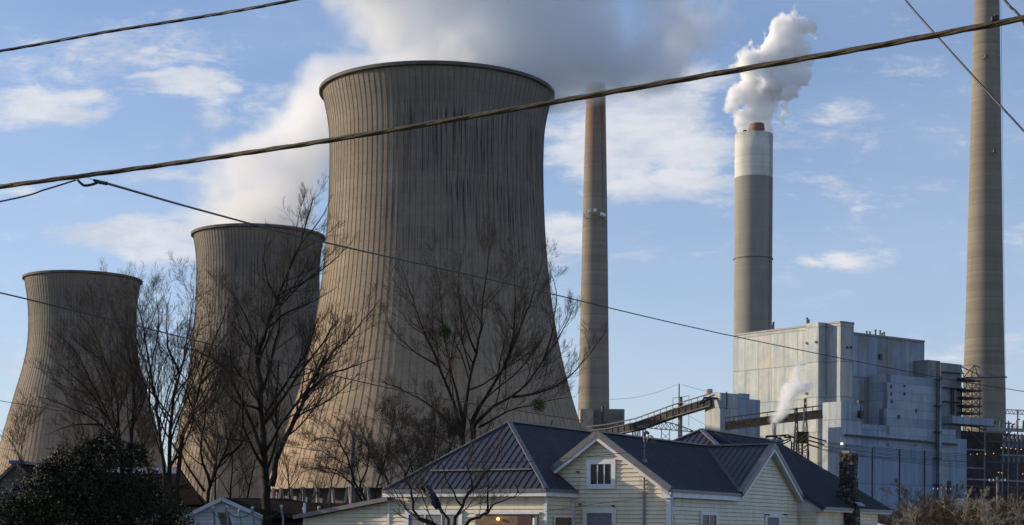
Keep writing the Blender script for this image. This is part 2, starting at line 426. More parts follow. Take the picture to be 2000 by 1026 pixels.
# ------------------------------------------------------------------ cooling towers
def lerp_prof(prof, n):
    """smooth interpolation of (t, r) control points with Catmull-Rom"""
    out = []
    for i in range(n + 1):
        t = i / n
        k = 0
        while k < len(prof) - 2 and t > prof[k + 1][0]: k += 1
        p1, p2 = prof[k], prof[k + 1]
        p0 = prof[k - 1] if k > 0 else (2 * p1[0] - p2[0], 2 * p1[1] - p2[1])
        p3 = prof[k + 2] if k + 2 < len(prof) else (2 * p2[0] - p1[0], 2 * p2[1] - p1[1])
        u = (t - p1[0]) / (p2[0] - p1[0])
        m1 = (p2[1] - p0[1]) / (p2[0] - p0[0]) * (p2[0] - p1[0]); m2 = (p3[1] - p1[1]) / (p3[0] - p1[0]) * (p2[0] - p1[0])
        r = (2*u**3 - 3*u**2 + 1) * p1[1] + (u**3 - 2*u**2 + u) * m1 + (-2*u**3 + 3*u**2) * p2[1] + (u**3 - u**2) * m2
        out.append((t, r))
    return out
def cooling_tower(label, cx, cy, H, prof, nrib, matr, legh, ribd):
    root = thing('cooling_tower', label, 'cooling tower', (cx, cy, 0), 'cooling towers of the power station')
    sub = [(-0.5, 0), (-0.05, 0), (-0.035, 1), (0.035, 1), (0.05, 0)]
    n = nrib * len(sub); rows = 72
    pr = lerp_prof(prof, rows)
    mb = MB(); V = []; Fc = []
    for (t, r) in pr:
        z = legh + t * (H - legh)
        for k in range(nrib):
            for (du, up) in sub:
                a = (k + 0.5 + du) / nrib * 2 * math.pi - math.pi / 2 + math.pi / nrib * 0
                rr = r + (ribd if up else 0)
                # shader counts angle from -y toward +x
                V.append((cx + rr * math.cos(a), cy + rr * math.sin(a), z))
    for i in range(rows):
        for k in range(n):
            k2 = (k + 1) % n; Fc.append((i*n+k, i*n+k2, (i+1)*n+k2, (i+1)*n+k))
    mb.v = V; mb.f = Fc
    mb.build('shell', matr, root)
    # inner face and rim
    rt = pr[-1][1]
    ri = MB()
    ri.lathe((cx, cy, 0), [(rr_ - 0.9, legh + t_ * (H - legh)) for t_, rr_ in pr[::3]], 120)
    ri.build('inner_shell', MDARKC, root, smooth=True)
    rm = MB()
    rm.lathe((cx, cy, H), [(rt + 0.05, -1.1), (rt + 0.95, -0.9), (rt + 1.0, 0.1), (rt + 0.3, 0.35), (rt - 0.6, 0.3), (rt - 0.5, -0.3)], 160)
    rm.build('rim', MDARKC, root)
    # slanted legs and basin
    r0 = pr[0][1]; nl = nrib // 2
    for k in range(nl):
        a0 = 2 * math.pi * k / nl; lg = MB()
        for q in (-1, 1):
            a1 = a0 + q * math.pi / nl * .92
            lg.bar((cx + (r0 + 1.4) * math.cos(a0 + q * .004), cy + (r0 + 1.4) * math.sin(a0 + q * .004), 0), (cx + (r0 - 0.2) * math.cos(a1), cy + (r0 - 0.2) * math.sin(a1), legh + 0.3), 0.9)
        lg.build('leg', MDARKL, root)
    bs = MB(); bs.lathe((cx, cy, 0), [(r0 - 6, 0), (r0 - 6, legh + 0.2), (r0 - 7, legh + 0.3)], 96)
    bs.build('fill_screen', MDARKC, root)
    bb = MB(); bb.lathe((cx, cy, 0), [(r0 + 3, -0.1), (r0 + 3, 1.6), (r0 + 2, 1.6), (r0 + 2, 0.2)], 96)
    bb.build('basin_wall', MCONC, root)
    return root
MCONC = m_plain('pale_concrete', (0.33, 0.29, 0.24), 0.9, 0.25, 0.4)
MDARKL = m_plain('grimy_leg_concrete', (0.20, 0.175, 0.15), 0.9, 0.3, 0.3)
MDARKC = m_plain('damp_concrete', (0.10, 0.095, 0.09), 0.85, 0.3, 0.2)
def tower_from_pixels(label, Y, pxc, pyrim, prof_px, nrib, ribd, lift, legh, base, streak):
    c = P(pxc, pyrim, Y); H = c.z
    scale = Y / math.sqrt(F * F + (pxc - PX) ** 2)
    prof = []
    for (py, hw) in prof_px:
        z = EYE.z + (PY - py) / F * Y
        prof.append(((z - legh) / (H - legh), hw * scale))
    prof.sort(); prof[-1] = (1.0, prof[-1][1])
    if prof[0][0] > 0: 
        s = (prof[0][1] - prof[1][1]) / (prof[0][0] - prof[1][0]); prof.insert(0, (0.0, prof[0][1] - s * prof[0][0]))
    else: prof[0] = (0.0, prof[0][1])
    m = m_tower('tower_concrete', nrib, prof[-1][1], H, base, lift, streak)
    return cooling_tower(label, c.x, c.y, H, prof, nrib, m, legh, ribd)
# half widths of the silhouettes at photo rows
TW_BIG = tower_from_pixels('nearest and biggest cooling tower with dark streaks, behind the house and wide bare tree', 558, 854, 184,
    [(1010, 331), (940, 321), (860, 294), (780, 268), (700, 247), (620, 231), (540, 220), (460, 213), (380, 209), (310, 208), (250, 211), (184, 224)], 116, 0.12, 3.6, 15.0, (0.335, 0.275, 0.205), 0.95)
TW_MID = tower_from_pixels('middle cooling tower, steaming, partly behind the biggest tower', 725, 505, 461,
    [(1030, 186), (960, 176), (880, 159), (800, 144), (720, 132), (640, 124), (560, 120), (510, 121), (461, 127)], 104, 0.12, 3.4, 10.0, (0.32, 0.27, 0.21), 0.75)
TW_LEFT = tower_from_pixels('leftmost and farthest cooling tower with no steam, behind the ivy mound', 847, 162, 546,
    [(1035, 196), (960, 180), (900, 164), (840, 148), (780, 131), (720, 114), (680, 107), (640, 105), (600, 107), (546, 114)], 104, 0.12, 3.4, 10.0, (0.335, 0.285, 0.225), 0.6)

# ------------------------------------------------------------------ chimneys
def chimney(label, pts, Y, matf, zbot=0.0, group='tall concrete chimneys', n=64):
    """pts: (py, pxl, pxr) silhouette rows, top first"""
    top = pts[0]; bot = pts[-1]
    cx = sum((a + b) / 2 for _, a, b in pts) / len(pts)
    c = P((bot[1] + bot[2]) / 2, bot[0], Y)
    k = Y / math.sqrt(F * F + (cx - PX) ** 2)
    prof = []
    for py, a, b in pts:
        prof.append(((b - a) / 2 * k, P(cx, py, Y).z))
    prof.reverse()
    s = (prof[1][0] - prof[0][0]) / (prof[1][1] - prof[0][1])
    prof = [(prof[0][0] - s * prof[0][1], 0.0)] + prof
    H = prof[-1][1]
    root = thing('chimney', label, 'chimney', (c.x, c.y, 0), group)
    mb = MB(); full = []
    for (r0, z0), (r1, z1) in zip(prof, prof[1:]):
        m_ = max(1, int((z1 - z0) / 12))
        for i in range(m_): full.append((r0 + (r1 - r0) * i / m_, z0 + (z1 - z0) * i / m_))
    full += [prof[-1], (prof[-1][0] - 0.8, prof[-1][1]), (prof[-1][0] - 1.0, prof[-1][1] - 12)]
    mb.lathe((c.x, c.y, 0), full, n)
    mb.build('shaft', matf(H), root, smooth=True)
    return root, c, H, prof[-1][0], k
def lights_on(root, c, rows, k, Y, matr=MTRIM):
    for px, py in rows:
        q = P(px, py, Y - 12)
        mb = MB(); d = Vector((q.x - c.x, q.y - c.y, 0))
        mb.abox(q.x - .8, q.x + .8, q.y - 2.5, q.y - 1, q.z - .9, q.z + .9); mb.abox(q.x - .3, q.x + .3, q.y - 1, q.y + 8, q.z - .2, q.z + .2)
        mb.build('beacon', matr, root)
c1, p1c, h1, r1, k1 = chimney('slender rust-topped chimney just right of the biggest tower, its top in steam', [(165, 1146, 1183), (400, 1138, 1185.5), (600, 1133, 1187.5), (790, 1129, 1190)], 1021,
    lambda H: m_stack('chimney_concrete_rusty', (0.23, 0.20, 0.165), H=H, rust=True))
lights_on(c1, p1c, [(1141, 421), (1151, 413), (1162, 412), (1175, 419), (1180, 421)], k1, 1021)
c2, p2c, h2, r2, k2 = chimney('thick chimney with a white painted top pouring white steam, left behind the boiler house', [(264, 1430, 1505), (650, 1431, 1506), (860, 1431, 1506)], 1141,
    lambda H: m_stack('chimney_concrete_white_top', (0.29, 0.275, 0.24), (0.60, 0.60, 0.55), EYE.z + (PY - 346) / F * 1141, H=H, band=7.0))
fl = MB(); fc = P(1478, 262, 1141)
fl.lathe((fc.x, fc.y, h2 - 6), [(5.2, 0), (5.2, 6.5), (5.5, 6.6), (5.5, 7.4), (5.2, 7.5), (5.2, 9.6), (5.5, 9.7), (5.5, 10.6), (5.2, 10.8), (5.0, 13.5), (4.4, 13.5), (4.4, 5)], 32)
fl.build('flue', m_plain('brown_flue', (0.16, 0.09, 0.06), 0.7, 0.3, 0.3), c2)
fl = MB(); fl.lathe((fc.x - 8.6, fc.y - 3, h2 - 3), [(1.4, 0), (1.4, 5.5), (1.0, 5.5)], 16); fl.build('side_flue', MRUST, c2)
pf = MB(); pz = P(1467, 507, 1141).z
pf.lathe((p2c.x, p2c.y, pz), [(13.1, 0), (13.7, 0), (13.7, .15), (13.1, .15)], 48); pf.build('platform', MSTEEL, c2)
c3, p3c, h3, r3, k3 = chimney('widest chimney at the right edge of the picture, its top beyond the frame', [(-260, 1893, 1933), (0, 1889.5, 1939.5), (300, 1884, 1946), (600, 1881, 1955), (810, 1879, 1964)], 1000,
    lambda H: m_stack('chimney_concrete_plain', (0.225, 0.205, 0.165), H=H, band=8.0))
lights_on(c3, p3c, [(1925, 111), (1941, 296)], k3, 1000, MRUST)
def stack_ladder(root, c, H, r0, r1, ang):
    m_ = MB()
    for s_ in (-.5, .5):
        m_.bar((c.x + (r0 + .5) * math.cos(ang) + s_, c.y + (r0 + .5) * math.sin(ang), 5), (c.x + (r1 + .5) * math.cos(ang) + s_, c.y + (r1 + .5) * math.sin(ang), H - 2), .18)
    m_.build('ladder', MSTEEL, root)
stack_ladder(c1, p1c, h1, 9.0, r1, -1.0); stack_ladder(c2, p2c, h2, 13.2, r2, -.7); stack_ladder(c3, p3c, h3, 13.2, r3, -.5)
b0 = P(1160, 800, 1010)
base = thing('concrete_building', 'low concrete block at the foot of the slender chimney', 'building', (b0.x, b0.y, 0))
mb = MB(); x0 = P(1136, 797, 985).x; x1 = P(1158, 797, 985).x; x2 = P(1220, 797, 985).x
zt = P(1180, 799, 985).z
mb.abox(x0, x2, 985, 1040, 0, zt); mb.build('wall', m_plain('board_marked_concrete', (0.16, 0.155, 0.15), .9, .3, .15), base)
mb = MB(); mb.abox(x0 - 1, x1, 979, 1000, 0, zt - .6); mb.build('side_wing', MCONC, base)
mb = MB(); q = P(1177, 797, 980); mb.tube([(q.x, 980, 0), (q.x, 980, q.z + 1)], 0.8, 8); mb.build('vent_pipe', MSTEEL, base)

# ------------------------------------------------------------------ power station buildings
DL = Vector((-0.61, 0.79, 0)).normalized(); DR = Vector((0.79, 0.61, 0)).normalized()
LITC = [(0.27, 0.33, 0.38), (0.39, 0.38, 0.33), (0.32, 0.37, 0.41), (0.42, 0.44, 0.43), (0.29, 0.35, 0.40), (0.44, 0.42, 0.36)]
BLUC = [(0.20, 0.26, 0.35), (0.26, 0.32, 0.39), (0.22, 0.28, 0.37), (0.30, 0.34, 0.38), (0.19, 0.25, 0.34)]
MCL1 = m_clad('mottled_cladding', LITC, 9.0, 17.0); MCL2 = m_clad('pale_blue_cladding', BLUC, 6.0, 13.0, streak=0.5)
MCL3 = m_clad('banded_cladding', [(0.27, 0.33, 0.40), (0.34, 0.39, 0.44), (0.22, 0.28, 0.35)], 60.0, 4.2, seam=0.6, streak=0.7)
MCL4 = m_clad('grey_louvre_cladding', [(0.17, 0.17, 0.18), (0.22, 0.22, 0.22)], 9.0, 4.0, seam=0.5)
MCL5 = m_clad('deep_blue_cladding', [(0.18, 0.25, 0.35), (0.23, 0.30, 0.39), (0.20, 0.27, 0.37)], 9.0, 13.0, streak=0.75)
C0 = P(1639, 1041, 800)
def blk(mb, C, pxl, pxr, pytop, z0=0.0, depthL=None, depthR=None, pxc=None):
    """box with its near corner at C (plan), left face to column pxl, right face to pxr"""
    pc = pxc
    Lp = C + DL * depthL if depthL else on(pxl, 1041, C, DL)
    Rp = C + DR * depthR if depthR else on(pxr, 1041, C, DR)
    a = Vector((C.x, C.y, 0)); l = Vector((Lp.x, Lp.y, 0)) - a; r = Vector((Rp.x, Rp.y, 0)) - a
    zt = pytop
    pts = [a, a + r, a + r + l, a + l]
    mb.prism([(p.x, p.y, z0) for p in pts], (0, 0, zt - z0))
    return a, l, r
def zat(px, py, C): 
    # height of photo row py above the plan point C
    return EYE.z + (ray(px, py).z) * (C.y - EYE.y)
bo = thing('boiler_house', 'tall boiler house of mottled pale cladding, its left face in sun', 'building', (C0.x, C0.y, 0))
ZT = zat(1639, 630, C0)
mb = MB(); Rb = on(1665, 1041, C0, DR)
a, l, r = blk(mb, C0, 1431, 1665, ZT)
o = mb.build('wall', MCL1, bo, uv=True)
mb = MB(); q0 = on(1611, 1041, C0, DL); q1 = on(1587, 1041, C0, DL); out = Vector((-0.79, -0.61, 0)) * 5.5
mb.prism([(p.x, p.y, 0) for p in (q0 + out, q0 + out * -0.02, q1 + out * -0.02, q1 + out)], (0, 0, ZT + 0.6)); mb.build('stair_tower', MCL1, bo, uv=True)
mb = MB(); Rb2 = on(1665.3, 1041, C0, DR); ZT2 = zat(1665, 652, Rb2)
Cx = Rb2
blk(mb, Cx + DL * 0.3, 1500, 1803, ZT2, depthL=62)
mb.build('side_hall', m_clad('side_hall_cladding', [(0.21, 0.25, 0.31), (0.24, 0.28, 0.35), (0.30, 0.33, 0.36), (0.22, 0.28, 0.36), (0.22, 0.21, 0.21)], 7.0, 26.0, streak=0.6), bo, uv=True)  # blue-white paint, tinted bluer in place of stronger blue sky light
mb = MB()   # parapet trim
lf = on(1431, 1041, C0, DL)
for A_, B_, z_ in ((C0, lf, ZT), (C0, Rb, ZT), (Rb2, on(1803, 1041, C0, DR), ZT2)):
    nn = Vector((-0.79, -0.61, 0)) if B_ is lf else Vector((0.61, -0.79, 0))
    mb.bar(A_.xy.to_3d() + Vector((0, 0, z_ + .3)) + nn * .1, B_.xy.to_3d() + Vector((0, 0, z_ + .3)) + nn * .1, 0.5, 0.9)
mb.build('parapet', MGREYST, bo)
def roof_vent(px, pyt, C, w=0.8, h=3.2, d=None):
    q = on(px, 1041, C, d or DR); z = ZT2 if d is None else ZT
    m_ = MB(); m_.tube([(q.x, q.y + 2, z - .2), (q.x, q.y + 2, z + h)], w / 2, 8); m_.tube([(q.x, q.y + 2, z + h - .4), (q.x, q.y + 2, z + h + .1)], w * .7, 8)
    m_.build('roof_vent', MSTEEL, bo)
for px in (1692, 1698, 1709, 1718, 1722, 1726): roof_vent(px, 0, C0, h=2.2 + (px % 3) * .6)
for px in (1506, 1509, 1575, 1578): roof_vent(px, 0, C0, w=.9, h=3.5 + px % 2, d=DL)
for px, py in ((1591, 672), (1609, 670), (1719, 697), (1590, 754), (1590, 770), (1654, 679), (1661, 679)):
    dd = DL if px < 1639 else DR
    q = on(px, py, C0, dd); nn = Vector((-0.79, -0.61, 0)) if px < 1639 else Vector((0.61, -0.79, 0))
    if 1587 <= px <= 1611: q = q + nn * 5.6
    h_ = 1.7 if px == 1719 else .7
    m_ = MB(); m_.box(q + nn * .35, dd * h_ * .5, (0, 0, h_ * .8), nn * .3); m_.build('vent_hatch', MSTEEL, bo)
# shaded annex in front (its long right face is one plane)
Qk = on(1696, 1041, C0, DR); CK = on(1730, 1041, Qk, DL)
an = thing('turbine_annex', 'pale blue stepped annex in shade in front of the boiler house, with banded upper wall', 'building', (CK.x, CK.y, 0))
ZK = zat(1730, 731, CK)
mb = MB(); LK = (Qk - CK).xy.length + 10
blk(mb, CK, 0, 1826, ZK, depthL=LK); mb.build('upper_hall', MCL3, an, uv=True)
CJ = on(1641, 1041, CK, DR)
mb = MB(); ZJ = zat(1641, 784, CJ)
blk(mb, CJ, 1605, 1681, ZJ); mb.build('corner_block', m_clad('corner_block_cladding', [(0.28, 0.34, 0.42), (0.34, 0.39, 0.44), (0.30, 0.35, 0.42)], 7, 14, streak=.5), an, uv=True)
mb = MB(); J2 = on(1681.3, 1041, CK, DR); ZJ2 = zat(1681, 828, J2)
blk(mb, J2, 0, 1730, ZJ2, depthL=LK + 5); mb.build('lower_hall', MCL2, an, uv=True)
nn = Vector((0.61, -0.79, 0))
mb = MB(); s0 = on(1650, 1041, CK, DR) + nn * .8; e0 = on(1887, 1041, CK, DR)
zlow = zat(1700, 868, s0)
pl = [s0, on(1826, 1041, CK, DR) + nn * .8]
mb.prism([(p.x, p.y, 0) for p in (pl[0], pl[1], pl[1] - nn * .75, pl[0] - nn * .75)], (0, 0, zlow)); mb.build('plinth_wall', MCL5, an, uv=True)
for (a_, b_, y_) in ((1838, 1865, 838), (1865, 1887, 857)):
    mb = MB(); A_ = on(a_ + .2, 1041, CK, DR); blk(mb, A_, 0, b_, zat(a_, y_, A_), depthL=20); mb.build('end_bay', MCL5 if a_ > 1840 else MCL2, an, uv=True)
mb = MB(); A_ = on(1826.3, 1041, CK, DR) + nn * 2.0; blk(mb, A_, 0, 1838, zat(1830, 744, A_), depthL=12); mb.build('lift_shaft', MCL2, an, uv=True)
mb = MB(); A_ = on(1816, 1041, CK, DR) - nn * 2.0; blk(mb, A_, 0, 1834, zat(1820, 703, A_), depthL=9, z0=ZK - 2); mb.build('shaft_head', MCL4, an, uv=True)
# pilasters, pipes and hatches on the annex
mb = MB()
for px in (1700, 1753, 1802):
    q = on(px, 1041, CK, DR) + nn * 1.0; mb.bar((q.x, q.y, 0), (q.x, q.y, zlow - 1), .5)
mb.bar(on(1647, 850, CK, DR) + nn * 1.4, on(1865, 869, CK, DR) + nn * 1.4, 1.0, .9)
mb.build('wall_pipe', MSTEEL, an)
for px, py, w, h in ((1755, 815, 1.6, 1.8), (1789, 803, .9, 1.9), (1774, 860, 1, 1), (1795, 861, 1, 1), (1808, 862, 1.2, .8), (1834, 864, 1.2, .8), (1785, 870, 1, .6),
                     (1766, 754, 1, .8), (1766, 770, 1, 1.3), (1740, 755, .8, 1.8), (1740, 770, .8, 1.8), (1741, 784, .8, 1.8), (1853, 952, 2.6, 6.5), (1869, 953, .6, 4.0), (1879, 951, .5, 2.5)):
    q = on(px, py, CK, DR); m_ = MB(); off_ = 1.1 if py > 868 else .3
    if 1838 <= px: off_ = .3
    m_.box(q + nn * off_, DR * w * .5, (0, 0, h * .5), nn * .15); m_.build('hatch', MSTEEL if w < 2.5 else MRED, an)
# caged ladder
mb = MB(); la = on(1819.5, 1041, CK, DR) + nn * 2.6; lb = on(1824.5, 1041, CK, DR) + nn * 2.6
zt_ = zat(1820, 706, la)
mb.bar((la.x, la.y, 0), (la.x, la.y, zt_), .35); mb.bar((lb.x, lb.y, 0), (lb.x, lb.y, zt_), .35)
z = 8
while z < zt_: 
    mb.bar((la.x, la.y, z), (lb.x, lb.y, z), .3); z += 1.6
for z in range(14, int(zt_), 13): mb.box(((la.x + lb.x) / 2, (la.y + lb.y) / 2, z), DR * 1.6, nn * 1.3, (0, 0, .25))
mb.build('ladder', MSTEEL, an)
# lamp bracket
mb = MB(); q = on(1673, 790, CK, DR) + nn * 2.5
mb.bar(q + Vector((0, 0, 1)), q + Vector((0, 0, -8)), .5); mb.box(q + Vector((0, 0, 1)), DR * 2, nn * .5, (0, 0, .6)); mb.box(q + Vector((0, 0, -5)), DR * 1.1, nn * 1, (0, 0, 1.8))
mb.build('fan_bracket', MSTEEL, an)
mb = MB(); q = on(1638.5, 867.5, CK, DR) + nn * 1.8; mb.box(q, DR * .45, nn * .3, (0, 0, .45)); mb.build('lamp', MLAMPW, an)
# grey louvred block and the beam deck behind the annex
CG = on(1834.5, 1041, CK + DL * 26, DR)
gb = thing('louvred_block', 'dark grey louvred block between annex and widest chimney', 'building', (CG.x, CG.y, 0))
mb = MB(); blk(mb, CG, 0, 1876, zat(1834, 708, CG), depthL=18); mb.build('wall', MCL4, gb, uv=True)
mb = MB()
for py in (727, 757, 784):
    A_ = on(1840, py, CG, DR) + nn * 1; B_ = on(1878, py + 3, CG, DR) + nn * 1; mb.bar(A_, B_, 1.6, .35)
for px in (1856, 1860, 1876): mb.bar(on(px, 757, CG, DR) + nn * .8, on(px, 810, CG, DR) + nn * .8, .5)
mb.build('walkway', MSTEEL, gb)
mb = MB(); A_ = on(1841, 812, CK + DL * 8, DR); B_ = on(1922, 822, CK + DL * 8, DR)
mb.box((A_ + B_) / 2 - Vector((0, 0, 1.7)), (B_ - A_).xy.to_3d() / 2, nn * 6, (0, 0, 1.9)); 
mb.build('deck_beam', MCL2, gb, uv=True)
# open steel frame tower with platforms
CF = on(1881, 1041, CK + DL * 22, DR); CE = on(1912, 1041, CF, DR)
fr = thing('steel_frame_tower', 'open steel frame tower with stacked platforms and a slanting boom beside the widest chimney', 'steel tower', (CF.x, CF.y, 0))
dF = (CE - CF).xy.to_3d(); lF = DL * 9
zt_ = zat(1890, 740, CF)
mb = MB()
for i in (0, .5, 1):
    for j in (0, 1):
        p = CF.xy.to_3d() + dF * i + lF * j; mb = MB(); mb.bar(p, p + Vector((0, 0, zt_)), .45); mb.build('column', MSTEEL, fr)
zs = [zat(1890, y, CF) for y in (741, 761, 776, 792, 806, 822)]
for z in zs:
    m_ = MB(); m_.box(CF.xy.to_3d() + dF * .5 + lF * .5 + Vector((0, 0, z)), dF * .56, lF * .6, (0, 0, .35))
    for k in range(9): 
        p = CF.xy.to_3d() + dF * (k / 8) - lF * .1 + Vector((0, 0, z)); m_.bar(p, p + Vector((0, 0, 1.2)), .12)
    p = CF.xy.to_3d() - lF * .1 + Vector((0, 0, z + 1.2)); m_.bar(p, p + dF, .15)
    m_.build('platform', MSTEEL, fr)
mb = MB()
for z0_, z1_ in zip(zs, zs[1:]):
    for i in (0, .5):
        p = CF.xy.to_3d() + dF * i; q = CF.xy.to_3d() + dF * (i + .5)
        mb.bar(p + Vector((0, 0, z0_)), q + Vector((0, 0, z1_)), .28); mb.bar(p + Vector((0, 0, z1_)), q + Vector((0, 0, z0_)), .28)
mb.build('bracing', MSTEEL, fr)
mb = MB(); tip = on(1903, 713, CF, DR)
for px, py in ((1882, 738), (1912, 740), (1896, 740)): mb.bar(tip, on(px, py, CF, DR), .35)
A_ = tip + lF; mb.bar(A_, A_ + (on(1882, 738, CF, DR) - tip), .35); mb.bar(A_, A_ + (on(1912, 740, CF, DR) - tip), .35); mb.bar(tip, A_, .4)
mb.build('peak_frame', MSTEEL, fr)
mb = MB(); en = on(1951, 736, CF, DR); mb.bar(tip, en, .5); mb.bar(A_, en + lF, .5); mb.build('boom', MGREYST, fr)
mb = MB(); mb.bar(on(1872, 739, CF, DR), on(1965, 737, CF, DR), 1.2, .8)
for px in range(1900, 1960, 12): mb.bar(on(px, 739, CF, DR), on(px, 737 - 4, CF, DR), .15)
mb.build('crane_beam', MSTEEL, fr)
# dark machinery bays at the right edge
CM = on(1888, 1041, CK + DL * 14, DR)
mc = thing('machinery_building', 'dark open machinery bays with small orange lamps under the widest chimney', 'building', (CM.x, CM.y, 0))
mb = MB(); blk(mb, CM + DL * 16, 0, 2080, zat(1900, 836, CM), depthL=20); mb.build('back_wall', m_plain('dark_recess_wall', (0.05, 0.042, 0.04), .9, .5, .12), mc)  # near-black colour stands for the unlit depth of the open bays
for px in (1922, 1957, 1968, 1986, 2010, 2030):
    m_ = MB(); q = on(px, 1041, CM, DR); m_.bar((q.x, q.y, 0), (q.x, q.y, zat(px, {1957: 798, 1986: 800, 2010: 800}.get(px, 822), q)), .7); m_.build('column', MGREYST, mc)
for px0, px1, py, w, m__ in ((1840, 1924, 876, .6, MGREYST), (1840, 1922, 912, .5, MGREYST), (1925, 2060, 838, 1.8, MGREYST), (1955, 2060, 889, .9, MGREYST), (1888, 2060, 936, .7, MGREYST), (1860, 2060, 948, .6, MSTEEL), (1925, 2060, 862, .5, MSTEEL), (1925, 2060, 902, .5, MSTEEL)):
    m_ = MB(); m_.bar(on(px0, py, CM, DR), on(px1, py + (px1 - px0) * .04, CM, DR), 1.0, w); m_.build('floor_beam', m__, mc)
mb = MB()
for k in range(7):
    px = 1925 + k * 14; mb.bar(on(px, 846, CM, DR), on(px + 14, 872, CM, DR), .35); mb.bar(on(px, 912, CM, DR), on(px + 14, 936, CM, DR), .35)
mb.bar(on(1890, 838, CM, DR), on(1922, 872, CM, DR), .5); mb.bar(on(1922, 840, CM, DR), on(1896, 830, CM, DR), .5); mb.bar(on(1960, 862, CM, DR), on(1975, 842, CM, DR), .6)
mb.build('bracing', MSTEEL, mc)
random.seed(4)
for k in range(6):
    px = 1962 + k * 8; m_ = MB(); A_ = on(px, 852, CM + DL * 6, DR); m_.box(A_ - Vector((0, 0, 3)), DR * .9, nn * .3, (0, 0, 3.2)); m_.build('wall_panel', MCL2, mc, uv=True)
for k in range(5):
    px = 1960 + k * 10; m_ = MB(); A_ = on(px, 893, CM + DL * 6, DR); m_.box(A_ - Vector((0, 0, 1.4)), DR * .8, nn * .3, (0, 0, 1.4)); m_.build('wall_panel', MGREYST, mc)
for k in range(9):
    px = 1925 + k * 9 + random.uniform(-3, 3); m_ = MB(); A_ = on(px, 838, CM + DL * 4, DR); h_ = random.uniform(2, 5)
    m_.tube([A_, A_ + Vector((0, 0, h_))], .6, 8); m_.tube([A_ + Vector((0, 0, h_)), A_ + Vector((1.5, 0, h_ + .4))], .4, 8); m_.build('duct', MSTEEL, mc)
mb = MB()
for px in range(1926, 2050, 7): mb.bar(on(px, 837, CM, DR), on(px, 831, CM, DR), .14)
mb.bar(on(1926, 831, CM, DR), on(2050, 836, CM, DR), .16); mb.bar(on(1926, 834, CM, DR), on(2050, 839, CM, DR), .12); mb.build('railing', MGREYST, mc)
mb = MB()   # lattice pipe bridge
for y_ in (800, 808): mb.bar(on(1957, y_, CM, DR), on(2060, y_ + 4, CM, DR), .4)
for k in range(12): mb.bar(on(1960 + k * 8, 800 + k * .3, CM, DR), on(1964 + k * 8, 808 + k * .3, CM, DR), .25); mb.bar(on(1964 + k * 8, 808 + k * .3, CM, DR), on(1968 + k * 8, 800 + k * .3, CM, DR), .25)
mb.build('pipe_bridge', MGREYST, mc)
for px, py in ((1893, 888), (1906, 887), (1922, 887), (1938, 886), (1953, 875), (1963, 875), (1972, 876), (1981, 877), (1992, 878), (1948, 923), (1954, 924), (1995, 926), (1875, 905)):
    q = on(px, py, CM, DR) + nn * .8; m_ = MB(); m_.box(q, DR * .16, nn * .12, (0, 0, .16)); m_.build('lamp', MLAMPS, mc)
mb = MB(); q = on(1968, 985, CK + nn * 60, DR)
# coal transfer house and conveyors
CT = P(1405, 1041, 770)
th = thing('transfer_house', 'pale conveyor transfer house left of the boiler house where the dark gallery ends', 'building', (CT.x, CT.y, 0))
mb = MB(); blk(mb, CT, 1375, 1441, zat(1405, 767, CT)); mb.build('wall', m_clad('transfer_house_cladding', [(0.28, 0.33, 0.38), (0.36, 0.38, 0.38), (0.26, 0.31, 0.36)], 6, 12), th, uv=True)
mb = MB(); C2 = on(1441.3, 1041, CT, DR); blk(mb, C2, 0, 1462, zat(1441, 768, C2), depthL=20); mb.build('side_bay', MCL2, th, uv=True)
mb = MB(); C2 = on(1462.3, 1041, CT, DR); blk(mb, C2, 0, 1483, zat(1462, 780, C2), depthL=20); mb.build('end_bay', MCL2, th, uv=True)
mb = MB(); q = on(1382, 766, CT, DL); mb.tube([(q.x + 1, q.y + 2, q.z - 3), (q.x + 1, q.y + 2, q.z + 1.5)], 1.6, 10); mb.build('roof_vent', MCONC, th)
mb = MB(); q = on(1413, 800, CT, DR) + nn * 2; mb.bar(q, q + Vector((0, 0, 8)), .6); mb.build('vent_pipe', MSTEEL, th)
